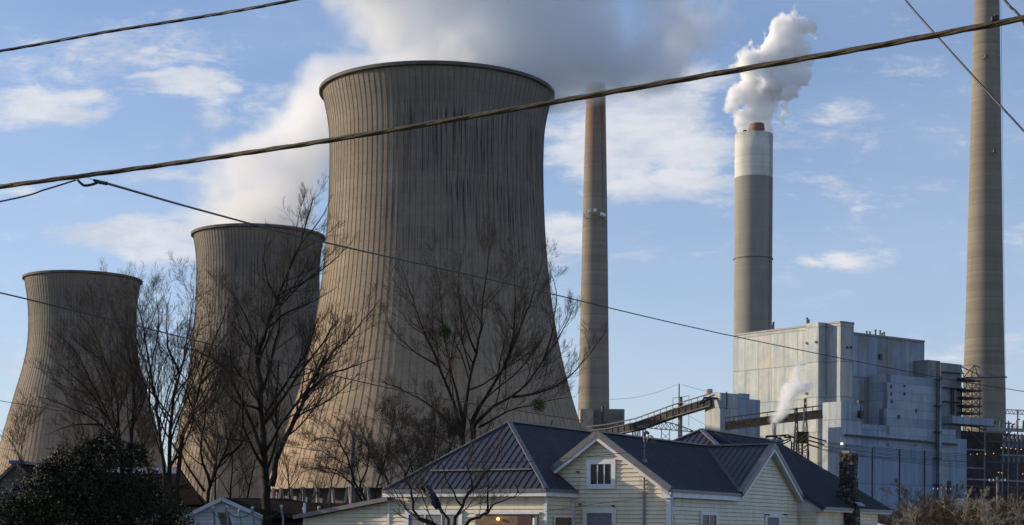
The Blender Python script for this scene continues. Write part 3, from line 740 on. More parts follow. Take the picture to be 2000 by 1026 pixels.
def gallery(label, pts, Y0, Y1, h, w, matr, rail=True, legs=(), truss=False):
    A = P(pts[0][0], pts[0][1], Y0); B = P(pts[-1][0], pts[-1][1], Y1)
    root = thing('conveyor_gallery', label, 'conveyor', (A.x, A.y, 0))
    P3 = []
    for i, (x, y) in enumerate(pts):
        t = (x - pts[0][0]) / (pts[-1][0] - pts[0][0]); P3.append(P(x, y, Y0 + (Y1 - Y0) * t))
    m_ = MB()
    for a_, b_ in zip(P3, P3[1:]): m_.bar(a_ - Vector((0, 0, h / 2)), b_ - Vector((0, 0, h / 2)), w, h)
    m_.build('gallery_body', matr, root)
    m_ = MB()
    for a_, b_ in zip(P3, P3[1:]):
        d = b_ - a_; n_ = max(2, int(d.length / 3.5)); sd = Vector((d.y, -d.x, 0)).normalized() * w / 2 
        if sd.y > 0: sd = -sd
        for k in range(n_):
            q = a_ + d * k / n_ + sd
            if rail: m_.bar(q, q + Vector((0, 0, 2.0)), .25)
            m_.bar(q + sd * .03, q + sd * .03 - Vector((0, 0, h)), .4)
            if truss:
                q2 = a_ + d * (k + 1) / n_ + sd * 1.03
                m_.bar(q + sd * .05 - Vector((0, 0, h if k % 2 else 0)), q2 - Vector((0, 0, 0 if k % 2 else h)), .45)
        if rail: m_.bar(a_ + sd + Vector((0, 0, 2.0)), b_ + sd + Vector((0, 0, 2.0)), .5)
        m_.bar(a_ + sd * 1.04, b_ + sd * 1.04, .5); m_.bar(a_ + sd * 1.04 - Vector((0, 0, h)), b_ + sd * 1.04 - Vector((0, 0, h)), .5)
    m_.build('frame', MRUST if truss else MSTEEL, root)
    for (x, y, t) in legs:
        q = P(x, y, Y0 + (Y1 - Y0) * t); m_ = MB(); m_.bar((q.x - 1.2, q.y, 0), q, .5); m_.bar((q.x + 1.2, q.y, 0), q + Vector((1.2, 0, 0)), .5)
        for k in range(4): m_.bar((q.x - 1.2, q.y, q.z * k / 4), (q.x + 1.2, q.y, q.z * (k + 1) / 4), .3)
        m_.build('leg', MSTEEL, root)
    return root
gallery('long dark coal conveyor gallery climbing right to the transfer house', [(1150, 842), (1190, 838), (1248, 826), (1320, 800), (1393, 778)], 830, 775, 3.6, 4.5, MCOAL, True,
        [(1236, 832, .35), (1245, 830, .4), (1256, 826, .45)])
gallery('brown truss conveyor gallery crossing the front of the boiler house', [(1418, 826), (1500, 815), (1606, 802)], 752, 740, 3.3, 4.5, MRUST, True, (), True)
mb = MB(); A_ = P(1366, 790, 773); 
for dx, px2, py2 in ((0, 1376, 777), (6, 1386, 775), (0, 1392, 777)): mb.bar(P(1366 + dx, 790 - dx * .3, 772), P(px2, py2, 772), .7)
mb.bar(P(1374, 777, 772), P(1400, 778, 772), 1.2, .8)
tag(mb.build('head_frame', MSTEEL, None, A_), 'dark steel head frame atop the conveyor at the transfer house', 'steel frame')
# small pale stack with rod
q = P(1327, 1041, 790)
ss = thing('vent_stack', 'small pale stack with a thin rod on top, behind the dark conveyor gallery', 'chimney', (q.x, q.y, 0))
mb = MB(); zt_ = P(1327, 776, 790).z; mb.lathe((q.x, q.y, 0), [(1.15, 0), (1.05, zt_), (.8, zt_)], 16); mb.build('shaft', m_stack('small_stack_concrete', (0.30, 0.28, 0.25), H=60, band=4), ss, smooth=True)
mb = MB(); mb.tube([(q.x - .6, q.y, zt_ - 1), (q.x - .6, q.y, P(1327, 750, 790).z)], .32, 6); mb.build('rod', MSTEEL, ss)
mb = MB(); mb.lathe((q.x, q.y, P(1327, 790, 790).z), [(1.1, 0), (1.7, 0), (1.7, .4), (1.1, .4)], 12); mb.bar((q.x - 3.6, q.y - 1, zt_ - .5), (q.x - 3.6, q.y - 1, zt_ - 14), .2); mb.bar((q.x - 3.6, q.y - 1, zt_ - .5), (q.x + 4.0, q.y - 1, zt_ + .6), .2); mb.bar((q.x + 4.0, q.y - 1, zt_ + .6), (q.x + 4.0, q.y - 1, zt_ - 14), .2)
mb.build('platform', MSTEEL, ss)
# bowed lattice bridge crane
q = P(1299, 1041, 800)
cr = thing('lattice_crane', 'bowed lattice crane bridge on braced legs under the conveyor', 'crane', (q.x, q.y, 0))
mb = MB(); topc = [(1245, 833), (1272, 828), (1292, 825), (1310, 826), (1332, 833), (1355, 842)]; botc = [(1245, 834), (1272, 837), (1292, 839), (1310, 840), (1332, 842), (1354, 844)]
for off_ in (0, 6):
    T = [P(x, y, 800 + off_) for x, y in topc]; B = [P(x, y, 800 + off_) for x, y in botc]
    for a_, b_ in zip(T, T[1:]): mb.bar(a_, b_, .4)
    for a_, b_ in zip(B, B[1:]): mb.bar(a_, b_, .4)
    for i in range(5):
        for s in (0, .5):
            t0 = T[i].lerp(T[i+1], s); t1 = T[i].lerp(T[i+1], s + .5); b0_ = B[i].lerp(B[i+1], s); b1_ = B[i].lerp(B[i+1], s + .5)
            mb.bar(t0, b1_, .24); mb.bar(b0_, t1, .24); mb.bar(t0, b0_, .24)
mb.build('girder', MGREYST, cr)
mb = MB()
for px in (1292, 1308):
    for o_ in (0, 6):
        a_ = P(px, 839, 800 + o_); mb = MB(); mb.bar(a_, (a_.x, a_.y, 0), .35); mb.build('leg', MGREYST, cr)
mb = MB()
for k in range(14):
    z0_, z1_ = k * 3.6, k * 3.6 + 3.6; a_, b_ = P(1292, 839, 800), P(1308, 839, 800)
    mb.bar((a_.x, a_.y, z0_), (b_.x, b_.y, z1_), .22); mb.bar((b_.x, b_.y, z0_), (a_.x, a_.y, z1_), .22)
mb.build('bracing', MGREYST, cr)
# small vent house with steam stack
q = P(1513, 1041, 720)
vh = thing('vent_house', 'small white plant room with a short steaming pipe before the boiler house', 'building', (q.x, q.y, 0))
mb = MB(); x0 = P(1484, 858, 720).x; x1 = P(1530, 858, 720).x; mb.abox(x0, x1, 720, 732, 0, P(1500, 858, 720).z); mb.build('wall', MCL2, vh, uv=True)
mb = MB(); q = P(1511.5, 826, 724); mb.tube([(q.x, q.y, 10), (q.x, q.y, q.z)], 1.1, 12); mb.build('steam_pipe', MCONC, vh, smooth=True)
mb = MB()
for k in range(6):
    a_ = P(1495 + k * 9, 854 - (k % 2) * 2, 718); mb.tube([a_, a_ + Vector((3, 0, .5 - (k % 3) * .6))], .45, 6)
mb.build('pipe_cluster', MSTEEL, vh)
# transmission towers of the switchyard
def pylon(label, px, pyt, Y, wb, wt, arms=True):
    q = P(px, 1041, Y); H = P(px, pyt, Y).z
    root = thing('lattice_pylon', label, 'pylon', (q.x, q.y, 0), 'lattice pylons of the switchyard')
    m_ = MB()
    def w(z): return max(.35, wb + (wt - wb) * min(1, z / (H * .93)))
    N = 15; zsx = [H * (1 - (1 - i / N) ** 1.25) for i in range(N + 1)]
    for sx, sy in ((-1, -1), (1, -1), (1, 1), (-1, 1)):
        m_ = MB()
        for z0_, z1_ in zip(zsx, zsx[1:]): m_.bar((q.x + sx * w(z0_), q.y + sy * w(z0_), z0_), (q.x + sx * w(z1_), q.y + sy * w(z1_), z1_), .22)
        m_.build('leg', MSTEEL, root)
    m_ = MB()
    for z0_, z1_ in zip(zsx, zsx[1:]):
        for (ax, ay), (bx, by) in (((-1, -1), (1, -1)), ((1, -1), (1, 1)), ((-1, 1), (1, 1)), ((-1, -1), (-1, 1))):
            m_.bar((q.x + ax * w(z0_), q.y + ay * w(z0_), z0_), (q.x + bx * w(z1_), q.y + by * w(z1_), z1_), .13)
            m_.bar((q.x + bx * w(z0_), q.y + by * w(z0_), z0_), (q.x + ax * w(z1_), q.y + ay * w(z1_), z1_), .13)
            m_.bar((q.x + ax * w(z1_), q.y + ay * w(z1_), z1_), (q.x + bx * w(z1_), q.y + by * w(z1_), z1_), .13)
    m_.build('bracing', MSTEEL, root)
    return root, q, H
pylon('taller dark lattice pylon in front of the boiler house', 1571, 778, 640, 3.2, .3)
pylon('shorter lattice pylon just left of the taller one', 1554, 797, 650, 2.9, .3)
q = P(1560, 1041, 636)
gy = thing('switchyard_gantry', 'rusty steel gantry box with insulator strings at the pylons', 'steel frame', (q.x, q.y, 0))
mb = MB(); a_ = P(1545, 872, 636); b_ = P(1577, 848, 636)
for k in range(5): mb.bar(P(1546, 868 + k * 6, 636), P(1577, 846 + k * 8, 630), .28)
for px in (1546, 1556, 1567, 1578): p = P(px, 862 - (px - 1546) * .4, 636); mb.bar((p.x, p.y, 0), p, .5)
mb.box(P(1566, 855, 640), (2.3, 0, 0), (0, 2, 0), (0, 0, 2.2)); mb.build('frame', m_plain('brown_gantry_steel', (0.055, 0.042, 0.034), .9, spec=.15), gy)
mb = MB()
for (x0_, y0_, x1_, y1_) in ((1578, 852, 1614, 862), (1578, 860, 1610, 869), (1578, 868, 1600, 875), (1515, 866, 1545, 857), (1520, 872, 1545, 860), (1496, 852, 1530, 851), (1536, 849, 1546, 853)):
    mb = MB(); mb.tube([P(x0_, y0_, 630), P(x1_, y1_, 632)], .28, 6); mb.build('insulator_string', MSTEEL, gy)
mb = MB()
for i in range(9):
    pts_ = []
    xa, ya = 1600 + (i % 3) * 5, 862 + i * 2.4
    for k in range(17): 
        t = k / 16; pts_.append(P(xa + (2050 - xa) * t, ya + (893 + i * 4 - ya) * t + 18 * (4 * t * (1 - t)) * .35, 630 + 40 * t))
    mb = MB(); mb.tube(pts_, .075, 4); mb.build('line_wire', MSTEEL, gy)
for i in range(3):
    pts_ = []
    for k in range(11): t = k / 10; pts_.append(P(1592 + (1625 - 1592) * t + i * 3, 905 + i * 1 - (40) * t ** 2, 628))
    mb = MB(); mb.tube(pts_, .045, 4); mb.build('line_wire', MSTEEL, gy)
# thin distant line across the gap
mb = MB()
for (x0_, y0_, x1_, y1_, s_) in ((1189, 780, 1322, 751, 8), (1331, 751, 1432, 770, 4), (1345, 812, 1395, 838, 1)):
    mb.tube([P(x0_ + (x1_ - x0_) * k / 12, y0_ + (y1_ - y0_) * k / 12 + s_ * 4 * (k / 12) * (1 - k / 12), 800) for k in range(13)], .08, 4)
tag(mb.build('distant_wire', MGREYST, None, P(1250, 770, 800)), 'thin guy wires spreading from the rod of the small stack', 'wire')
for (px, py) in ((1230, 812), (1249, 813), (1273, 808), (1297, 801)):
    pass

# ------------------------------------------------------------------ the house
HA = R(29)
E1 = Vector((math.sin(HA), math.cos(HA), 0)); E2 = Vector((math.cos(HA), -math.sin(HA), 0))
HC = P(1305, 1041, 75); HC.z = 0
UP = Vector((0, 0, 1))
house = thing('house', 'cream sided house with charcoal metal hip and gable roofs in front of the power station', 'house', (HC.x, HC.y, 0))
def clip_band(poly, z0, z1):
    def cl(ps, k, keep):
        out_ = []
        for i in range(len(ps)):
            a_, b_ = ps[i], ps[(i + 1) % len(ps)]
            ia, ib = keep(a_[1] - k), keep(b_[1] - k)
            if ia: out_.append(a_)
            if ia != ib:
                t = (k - a_[1]) / (b_[1] - a_[1]); out_.append((a_[0] + (b_[0] - a_[0]) * t, k))
        return out_
    ps = cl(poly, z0, lambda v: v >= 0)
    return cl(ps, z1, lambda v: v <= 0) if ps else ps
def siding(name, p0, d, poly, parent, nrm, course=0.19, m_=MSID, prot=.045):
    """poly in (distance along d from p0, z)"""
    mb_ = MB(); zmax = max(z for _, z in poly); z = min(z for _, z in poly); p0 = Vector((p0.x, p0.y, 0))
    while z < zmax - 1e-4:
        z1 = min(z + course, zmax); ps = clip_band(poly, z, z1)
        if len(ps) >= 3:
            zg = z + .024
            ps = clip_band(poly, zg, z1) if z1 > zg else []
            if len(ps) < 3: z = z1; continue
            mb_.quad(*[p0 + d * s + UP * zz + nrm * (prot * (1 - (zz - z) / course)) for s, zz in ps])
            bt = [s for s, zz in ps if zz < zg + 1e-6]
            if len(bt) >= 2: mb_.quad(p0 + d * min(bt) + UP * zg + nrm * prot * .88, p0 + d * max(bt) + UP * zg + nrm * prot * .88, p0 + d * max(bt) + UP * zg - nrm * .015, p0 + d * min(bt) + UP * zg - nrm * .015)
        z = z1
    mb_.prism([p0 + d * s + UP * zz - nrm * .02 for s, zz in poly], -nrm * .12)
    return mb_.build(name, m_, parent)
def roof_plane(name, pts, ribdir, parent, spacing=.34, m_=None, rh=.035, rw=.05, thick=.09):
    """coplanar roof polygon with raised ribs that run along ribdir (projected into the plane)"""
    pts = [Vector(p) for p in pts]
    n = Vector((0, 0, 0))
    for i in range(len(pts)): n += (pts[i] - pts[0]).cross(pts[(i + 1) % len(pts)] - pts[0])
    n.normalize()
    if n.z < 0: n = -n; 
    v = (ribdir - n * ribdir.dot(n)).normalized(); u = v.cross(n).normalized()
    mb_ = MB(); mb_.prism(pts, -n * thick)
    q2 = [((p - pts[0]).dot(u), (p - pts[0]).dot(v)) for p in pts]
    s = min(a for a, _ in q2) + spacing * .5; smax = max(a for a, _ in q2)
    while s < smax:
        xs = []
        for i in range(len(q2)):
            (a0, b0), (a1, b1) = q2[i], q2[(i + 1) % len(q2)]
            if (a0 - s) * (a1 - s) < 0: xs.append(b0 + (b1 - b0) * (s - a0) / (a1 - a0))
        xs.sort()
        for k in range(0, len(xs) - 1, 2):
            if xs[k + 1] - xs[k] > .08:
                A_ = pts[0] + u * s + v * (xs[k] + .02); B_ = pts[0] + u * s + v * (xs[k + 1] - .02)
                mb_.box((A_ + B_) / 2 + n * rh / 2, u * rw / 2, (B_ - A_) / 2, n * (rh / 2 + .004))
        s += spacing
    return mb_.build(name, m_ or MROOF, parent)
def cap(parent, a_, b_, w=.26, h=.07, name='ridge_cap', m_=None):
    mb_ = MB(); mb_.bar(Vector(a_) + UP * .05, Vector(b_) + UP * .05, w, h); return mb_.build(name, m_ or MCAP, parent)
def fascia(parent, a_, b_, h=.2, w=.04, drop=.1, m_=None, name='fascia'):
    mb_ = MB(); mb_.bar(Vector(a_) - UP * (drop + h / 2), Vector(b_) - UP * (drop + h / 2), w, h); return mb_.build(name, m_ or MTRIM, parent)
def sz(p, p0, d): return ((p - p0).xy.dot(d.xy), p.z)
# wing B: gable wall toward the viewer
RP = HC - E1 * .38
Bap = on(1165, 845, RP, E2); Bf = on(1309, 955, RP, E2)
pitch = (Bap.z - Bf.z) / (Bf - Bap).xy.length
Blf = Bap - E2 * (Bap - Bf).xy.length; Blf.z = Bf.z
wallL = on(1118, 1041, HC, E2)
def rise(s_): return s_
zb = Bf.z - .12
sB = (Bap - HC).xy.dot(E2.xy)
slopeB = pitch
L0 = (wallL - HC).xy.dot(E2.xy) - 4.0
zap = Bap.z - .12
siding('gable_wall', HC, E2, [(L0, 0), (0, 0), (0, zap - (0 - sB) * slopeB), (sB, zap), (L0, max(zap + (L0 - sB) * slopeB, 0.5))], house, -E1)
# ridge of B until it meets the cross gable D
DP = HC + E2 * .35
Dap = on(1513, 863, DP, E1); Dlf = on(1450, 966, DP, E1)
Bri = on(1389, 874, Bap, E1)
# keep ridge level and let D ridge end on it
Dap.z = Bap.z + 0.02
pitchD = (Dap.z - Bf.z) / (Dap - Dlf).xy.length
Dlf = Dap - E1 * ((Dap.z - Bf.z) / pitchD); Dlf.z = Bf.z
tD = (Dap - Bap).xy.dot(E1.xy)
Vtop = Bap + E1 * tD; Vtop.z = Bap.z
Bfe = Bf.copy(); eaveEnd = Bf + E1 * ((Dlf - Bf).xy.dot(E1.xy)); eaveEnd.z = Bf.z
roof_plane('roof_panel', [Bap, Bf, eaveEnd, Vtop], E2 - UP * pitch, house)
roof_plane('roof_panel', [Bap, Blf, Blf + E1 * (tD + 4), Bap + E1 * (tD + 4)], -E2 - UP * pitch, house)
roof_plane('roof_panel', [Vtop, eaveEnd, Dlf, Dap], -E1 - UP * pitchD, house)
Drf = Dap + E1 * (Dap.z - Bf.z) / pitchD; Drf.z = Bf.z
roof_plane('roof_panel', [Vtop, Dap, Drf, Drf - E2 * (Dap - Vtop).xy.length], E1 - UP * pitchD, house)
cap(house, Bap, Vtop); cap(house, Vtop, Dap); cap(house, Vtop + UP * .0, eaveEnd, .2, .03, 'valley_flashing', MROOF)
# rakes: dark metal rake trim on top, white fascia under
for a_, b_ in ((Bap, Bf), (Bap, Blf)):
    mb = MB(); dd = (b_ - a_); 
    mb.bar(a_ - E1 * .02 - UP * .03, b_ - E1 * .02 - UP * .03, .05, .26); mb.bar(a_ + E1 * .14 + UP * .07, b_ + E1 * .14 + UP * .07, .34, .04); mb.build('rake_trim', MCAP, house)
    mb = MB(); mb.bar(a_ - UP * .26 + E1 * .02, b_ - UP * .26 + E1 * .02, .04, .17); mb.build('fascia', MTRIM, house)
    mb = MB(); mb.bar(a_ - UP * .22 + E1 * .2, b_ - UP * .22 + E1 * .2, .36, .03); mb.build('soffit', MTRIM, house)
for a_, b_ in ((Dap, Dlf), (Dap, Drf)):
    mb = MB(); mb.bar(a_ + E2 * .02 - UP * .03, b_ + E2 * .02 - UP * .03, .05, .24); mb.bar(a_ - E2 * .12 + UP * .07, b_ - E2 * .12 + UP * .07, .3, .04); mb.build('rake_trim', MCAP, house)
    mb = MB(); mb.bar(a_ - UP * .25, b_ - UP * .25, .04, .15); mb.build('fascia', MTRIM, house)
    mb = MB(); mb.bar(a_ - UP * .2 - E2 * .18, b_ - UP * .2 - E2 * .18, .32, .03); mb.build('soffit', MTRIM, house)
mb = MB(); mb.bar(Bf + UP * -.07 + E2 * .03, eaveEnd + UP * -.07 + E2 * .03, .10, .12); mb.build('gutter', MCAP, house)
fascia(house, Bf + E2 * -.02, eaveEnd + E2 * -.02, .24, .04, .13)
mb = MB(); mb.prism([Bf - UP * .13 - E1 * .0, Bf - UP * .42, Bf - UP * .42 - E2 * .45, Bf - UP * .13 - E2 * .45 + UP * .3], E1 * .3); mb.build('cornice_return', MTRIM, house)
# side wall with the D gable above
sA = (Dlf - HC).xy.dot(E1.xy); sP = (Dap - HC).xy.dot(E1.xy); sR = (Drf - HC).xy.dot(E1.xy)
zD = Dap.z - .12 ; zf = Bf.z - .12
siding('side_wall', HC, E1, [(0, 0), (sR, 0), (sR, zf + .0), (sP, zD), (sA, zf), (0, zf)], house, E2)
mb = MB(); 
for p in (HC,): mb.box(p + UP * 2.0 + E2 * .03 - E1 * .03, E2 * .09, E1 * .09, UP * 2.0 * (Bf.z / 4.15))
mb.build('corner_board', MTRIM, house)
# wing E: right roof plane beyond the D gable
EP = HC + E2 * 1.5
E1p = on(1610, 991, EP, E1); E2p = on(1742, 997, EP, E1); E2p.z = E1p.z
nE = (E2 * pitch * .92 + UP).normalized()
def onplane(px, py, p, n):
    r = ray(px, py); return EYE + r * ((p - EYE).dot(n) / r.dot(n))
Et = onplane(1518, 864, E1p, nE); Er = E1p - E2 * ((Et - E1p).xy.dot(-E2.xy)); Er.z = Et.z
kE = (Et.z - E1p.z) / (pitch * .92)
Er = E1p - E2 * kE + UP * (Et.z - E1p.z)
Etop = E1p - E2 * kE + UP * (Et.z - E1p.z) + E1 * max(1.0, (Et - E1p).xy.dot(E1.xy))
roof_plane('roof_panel', [Er, E1p, E2p, Etop], E2 - UP * pitch * .92, house)
cap(house, Etop, E2p, .2, .05, 'hip_cap', MROOF)
roof_plane('roof_panel', [Etop, E2p, E2p - E2 * kE * 2], E1 - UP * pitch, house)
mb = MB(); mb.bar(E1p - UP * .05 + E2 * .03, E2p - UP * .05 + E2 * .03, .1, .14); mb.build('gutter', MCAP, house)
mb = MB(); mb.bar(Er - UP * .06, E1p - UP * .06, .06, .26); mb.build('rake_trim', MROOF, house)
fascia(house, E1p - E2 * .03, E2p - E2 * .03, .1, .04, .12)
wE = EP - E2 * .55
tE1 = (E1p - wE).xy.dot(E1.xy) + .25; tE2 = (E2p - wE).xy.dot(E1.xy) - 1.1
siding('porch_side_wall', wE, E1, [(tE1, 0), (tE2, 0), (tE2, E1p.z - .1), (tE1, E1p.z - .1)], house, E2)
wf = E1p + E1 * .25
mb = MB(); k_ = 1.75
mb.prism([wf - UP * .25, wf - E2 * k_ - UP * .25, wf - E2 * k_ + UP * (k_ * pitch * .92 - .15), wf - UP * .2], E1 * .05); mb.build('gable_panel', MTRIM, house)
siding('return_wall', wf - E2 * 1.5, E2, [(-1.2, 0), (0.95, 0), (0.95, E1p.z - .15), (-1.2, E1p.z - .15)], house, -E1)
# wing A: hip toward the viewer at the left
pA = on(1120, 1041, HC, E2); cA = on(1066, 1041, pA, E1)
cA.z = 0; AP = cA - E1 * .4
ER = on(1067, 958, AP, E2) ; EL = on(747, 957, AP, E2); ER.z = EL.z = (ER.z + EL.z) / 2
w_ = (ER - EL).xy.length
best = None
for i in range(400):
    k = i * .02; q = (EL + ER) / 2 + E1 * k
    pxq = PX + ((q.x) / q.y) * F
    if best is None or abs(pxq - 993) < best[0]: best = (abs(pxq - 993), k, q.copy())
Aap = best[2]; Aap.z = EYE.z + ray(993, 825).z * Aap.y
kA = best[1]
Lr = 24.0
pr_ = (Aap.z - ER.z) / (w_ / 2)
roof_plane('roof_panel', [EL, ER, Aap], -E1 - UP * ((Aap.z - ER.z) / max(.1, kA)), house, .36)
roof_plane('roof_panel', [ER, ER + E1 * Lr, Aap + E1 * (Lr - kA), Aap], E2 - UP * pr_, house) if False else None
lB = (pA - ER).xy.dot(E1.xy)          # stop the eave at the gable wall, inside wing B it is hidden
roof_plane('roof_panel', [ER, ER + E1 * (lB + .05), (ER + E1 * (lB + .05)).lerp(Aap + E1 * (lB + .05 - kA), .999) if lB > kA else Aap, Aap][:4 if lB > kA else 3] if False else [ER, ER + E1 * 9, Aap + E1 * (9 + 0.0), Aap], E2 - UP * pr_, house)
roof_plane('roof_panel', [EL, Aap, Aap + E1 * 9, EL + E1 * 9], -E2 - UP * pr_, house)
cap(house, Aap, ER, .22, .06, 'hip_cap'); cap(house, Aap, EL, .22, .06, 'hip_cap'); cap(house, Aap, Aap + E1 * 9)
mb = MB(); a_ = EL.lerp(Aap, .34); b_ = ER.lerp(Aap, .26); a_.z = b_.z
nA = Vector((-E1.x, -E1.y, kA / max(.1, (Aap.z - ER.z)))).normalized()
a_ = EL + (Aap - EL) * .27; b_ = ER + (Aap - ER) * .27
mb.bar(a_ + (b_ - a_) * .12 + nA * .07, b_ + nA * .07 - (b_ - a_) * .03, .16, .07); mb.build('snow_rail', MCAP, house)
fascia(house, EL + E1 * .03, ER + E1 * .03, .2, .04, .1); fascia(house, ER - E2 * .03, ER - E2 * .03 + E1 * lB, .2, .04, .1)
mb = MB(); mb.bar(EL - E1 * .03 - UP * .03, ER - E1 * .03 - UP * .03, .06, .14); mb.bar(ER + E2 * .03 - UP * .03, ER + E2 * .03 + E1 * lB - UP * .03, .06, .14); mb.build('gutter', MCAP, house)
lA = (on(759, 1041, cA, E2) - cA).xy.dot(E2.xy)
siding('front_wall', cA, E2, [(lA, 0), (0, 0), (0, ER.z - .1), (lA, ER.z - .1)], house, -E1)
siding('bay_wall', cA, E1, [(0, 0), ((pA - cA).xy.length, 0), ((pA - cA).xy.length, ER.z - .1), (0, ER.z - .1)], house, E2)
mb = MB()
for p in (cA, cA + E2 * lA, pA - E1 * .12): mb.box(Vector((p.x, p.y, ER.z / 2 - .05)) + E2 * .02 - E1 * .02, E2 * .06, E1 * .06, UP * (ER.z / 2 - .08))
mb.build('corner_board', MTRIM, house)
# lean-to at the left end
lpR = on(757, 972, cA - E1 * .4, E2); lpL = on(573, 1008, cA - E1 * .4, E2)
dL_ = (lpL - lpR)
roof_plane('roof_panel', [lpR, lpL, lpL + E1 * 4, lpR + E1 * 4], dL_.normalized(), house, .4)
mb = MB(); mb.bar(lpR - UP * .06, lpL - UP * .06, .08, .2); mb.build('rake_trim', MCAP, house)
a0 = (lpL - cA).xy.dot(E2.xy) + .4
siding('lean_to_wall', cA, E2, [(a0, 0), (lA - .1, 0), (lA - .1, lpR.z - .2), (a0, lpL.z - .12)], house, -E1)
mb = MB(); p = cA + E2 * a0; mb.box(Vector((p.x, p.y, 1.5)) - E1 * .03, E2 * .05, E1 * .05, UP * 1.5); mb.build('corner_board', MTRIM, house)
# wing C: farther hip tip
Cap_ = P(1369, 840, 93); hw = 3.4; kC = 3.4; dzC = 2.0
CL_ = Cap_ - E1 * kC - E2 * hw - UP * dzC; CR_ = Cap_ - E1 * kC + E2 * hw - UP * dzC
roof_plane('roof_panel', [CL_, CR_, Cap_], -E1 - UP * .6, house, .36)
roof_plane('roof_panel', [CR_, CR_ + E1 * 14, Cap_ + E1 * 10.6, Cap_], E2 - UP * .6, house)
cap(house, Cap_, CR_, .26, .07, 'hip_cap'); cap(house, Cap_, CL_, .26, .07, 'hip_cap'); cap(house, Cap_, Cap_ + E1 * 10.6)
# windows
def window(px0, py0, px1, py1, p0, d, nrm, label=None, bars=1, hood=False, blind=False, fw=.17, inner=None):
    A_ = on(px0, py0, p0, d); B_ = on(px1, py1, p0, d); s0 = (A_ - p0).xy.dot(d.xy); s1 = (B_ - p0).xy.dot(d.xy); z0_, z1_ = B_.z, A_.z
    b0 = Vector((p0.x, p0.y, 0)); s0, s1 = min(s0, s1), max(s0, s1)
    def bx(mb_, a0_, a1_, c0, c1, n0, n1): mb_.box(b0 + d * (a0_ + a1_) / 2 + UP * (c0 + c1) / 2 + nrm * (n0 + n1) / 2, d * (a1_ - a0_) / 2, UP * (c1 - c0) / 2, nrm * (n1 - n0) / 2)
    m1 = MB(); bx(m1, s0, s0 + fw, z0_, z1_, .03, .10); bx(m1, s1 - fw, s1, z0_, z1_, .03, .10); bx(m1, s0 + fw, s1 - fw, z1_ - fw, z1_, .03, .10); bx(m1, s0 + fw, s1 - fw, z0_, z0_ + fw, .03, .12)
    win = m1.build('window', MTRIM, house)
    m2 = MB(); bx(m2, s0 + fw, s1 - fw, z0_ + fw, z1_ - fw, .038, .05); m2.build('pane', MCURT if blind else MGLASS, win)
    m3 = MB()
    for k in range(1, bars + 1):
        s = s0 + fw + (s1 - s0 - 2 * fw) * k / (bars + 1); bx(m3, s - .022, s + .022, z0_ + fw, z1_ - fw, .05, .085)
    if bars == 0: s = (z0_ + z1_) / 2; bx(m3, s0 + fw, s1 - fw, s - .02, s + .02, .05, .08)
    m3.build('sash', MTRIM, win)
    if hood:
        m4 = MB(); h0 = b0 + d * (s0 + .22) + UP * (z1_ - .02) + nrm * .1; h1 = b0 + d * (s1 - .02) + UP * (z1_ - .02) + nrm * .1
        m4.prism([h0, h1, h1 - UP * .26 + nrm * .2, h0 - UP * .26 + nrm * .2], UP * .03); m4.build('hood', MTRIM, win)
window(1147, 898, 1203, 955, HC, E2, -E1, bars=2, hood=False, fw=.22)
window(1140, 994, 1204, 1060, HC, E2, -E1, bars=0, blind=True, fw=.2)
window(1366, 999, 1398, 1060, HC, E1, E2, bars=1, fw=.16)
window(1493, 1003, 1521, 1060, HC, E1, E2, bars=0, fw=.2, blind=True)
window(793, 997, 904, 1070, cA, E2, -E1, bars=2, fw=.2, blind=True)
# porch opening, lamps
mb = MB(); A_ = on(930, 1004, cA, E2); B_ = on(1052, 1060, cA, E2); c_ = (A_ + B_) / 2
mb.box(c_ - E1 * .055, (B_ - A_).xy.to_3d() / 2, E1 * .02, UP * (A_.z - B_.z) / 2); mb.build('porch_opening', MTAN, house)
mb = MB(); A2 = on(1013, 1006, cA, E2); B2 = on(1040, 1060, cA, E2); mb.box((A2 + B2) / 2 - E1 * .09, (B2 - A2).xy.to_3d() / 2, E1 * .02, UP * (A2.z - B2.z) / 2); mb.build('door', MRED, house)
mb = MB(); mb.bar(A_ - E1 * .1 + UP * .04, on(1056, 1004, cA, E2) - E1 * .1 + UP * .04, .12, .1); p = on(1048, 1012, cA, E2) - E1 * .15; mb.tube([p, p - UP * 2], .1, 8); mb.build('porch_frame', MTRIM, house)
mb = MB(); p = on(976, 1014, cA, E2) - E1 * .16; mb.lathe((p.x, p.y, p.z - .06), [(.0, 0), (.06, .02), (.07, .07), (.04, .12), (0, .13)], 10); mb.build('lamp', MLAMP, house)
mb = MB(); A_ = on(1080, 1009, cA, E1); B_ = on(1113, 1060, cA, E1); mb.box((A_ + B_) / 2 + E2 * .055, (B_ - A_).xy.to_3d() / 2, E2 * .02, UP * (A_.z - B_.z) / 2); mb.build('porch_opening', MTAN, house)
mb = MB(); mb.bar(A_ + E2 * .08, A_ + E2 * .08 - UP * 1.5, .08); mb.bar(A_ + E2 * .08, Vector((B_.x, B_.y, A_.z)) + E2 * .08, .08); mb.build('porch_frame', MTRIM, house)
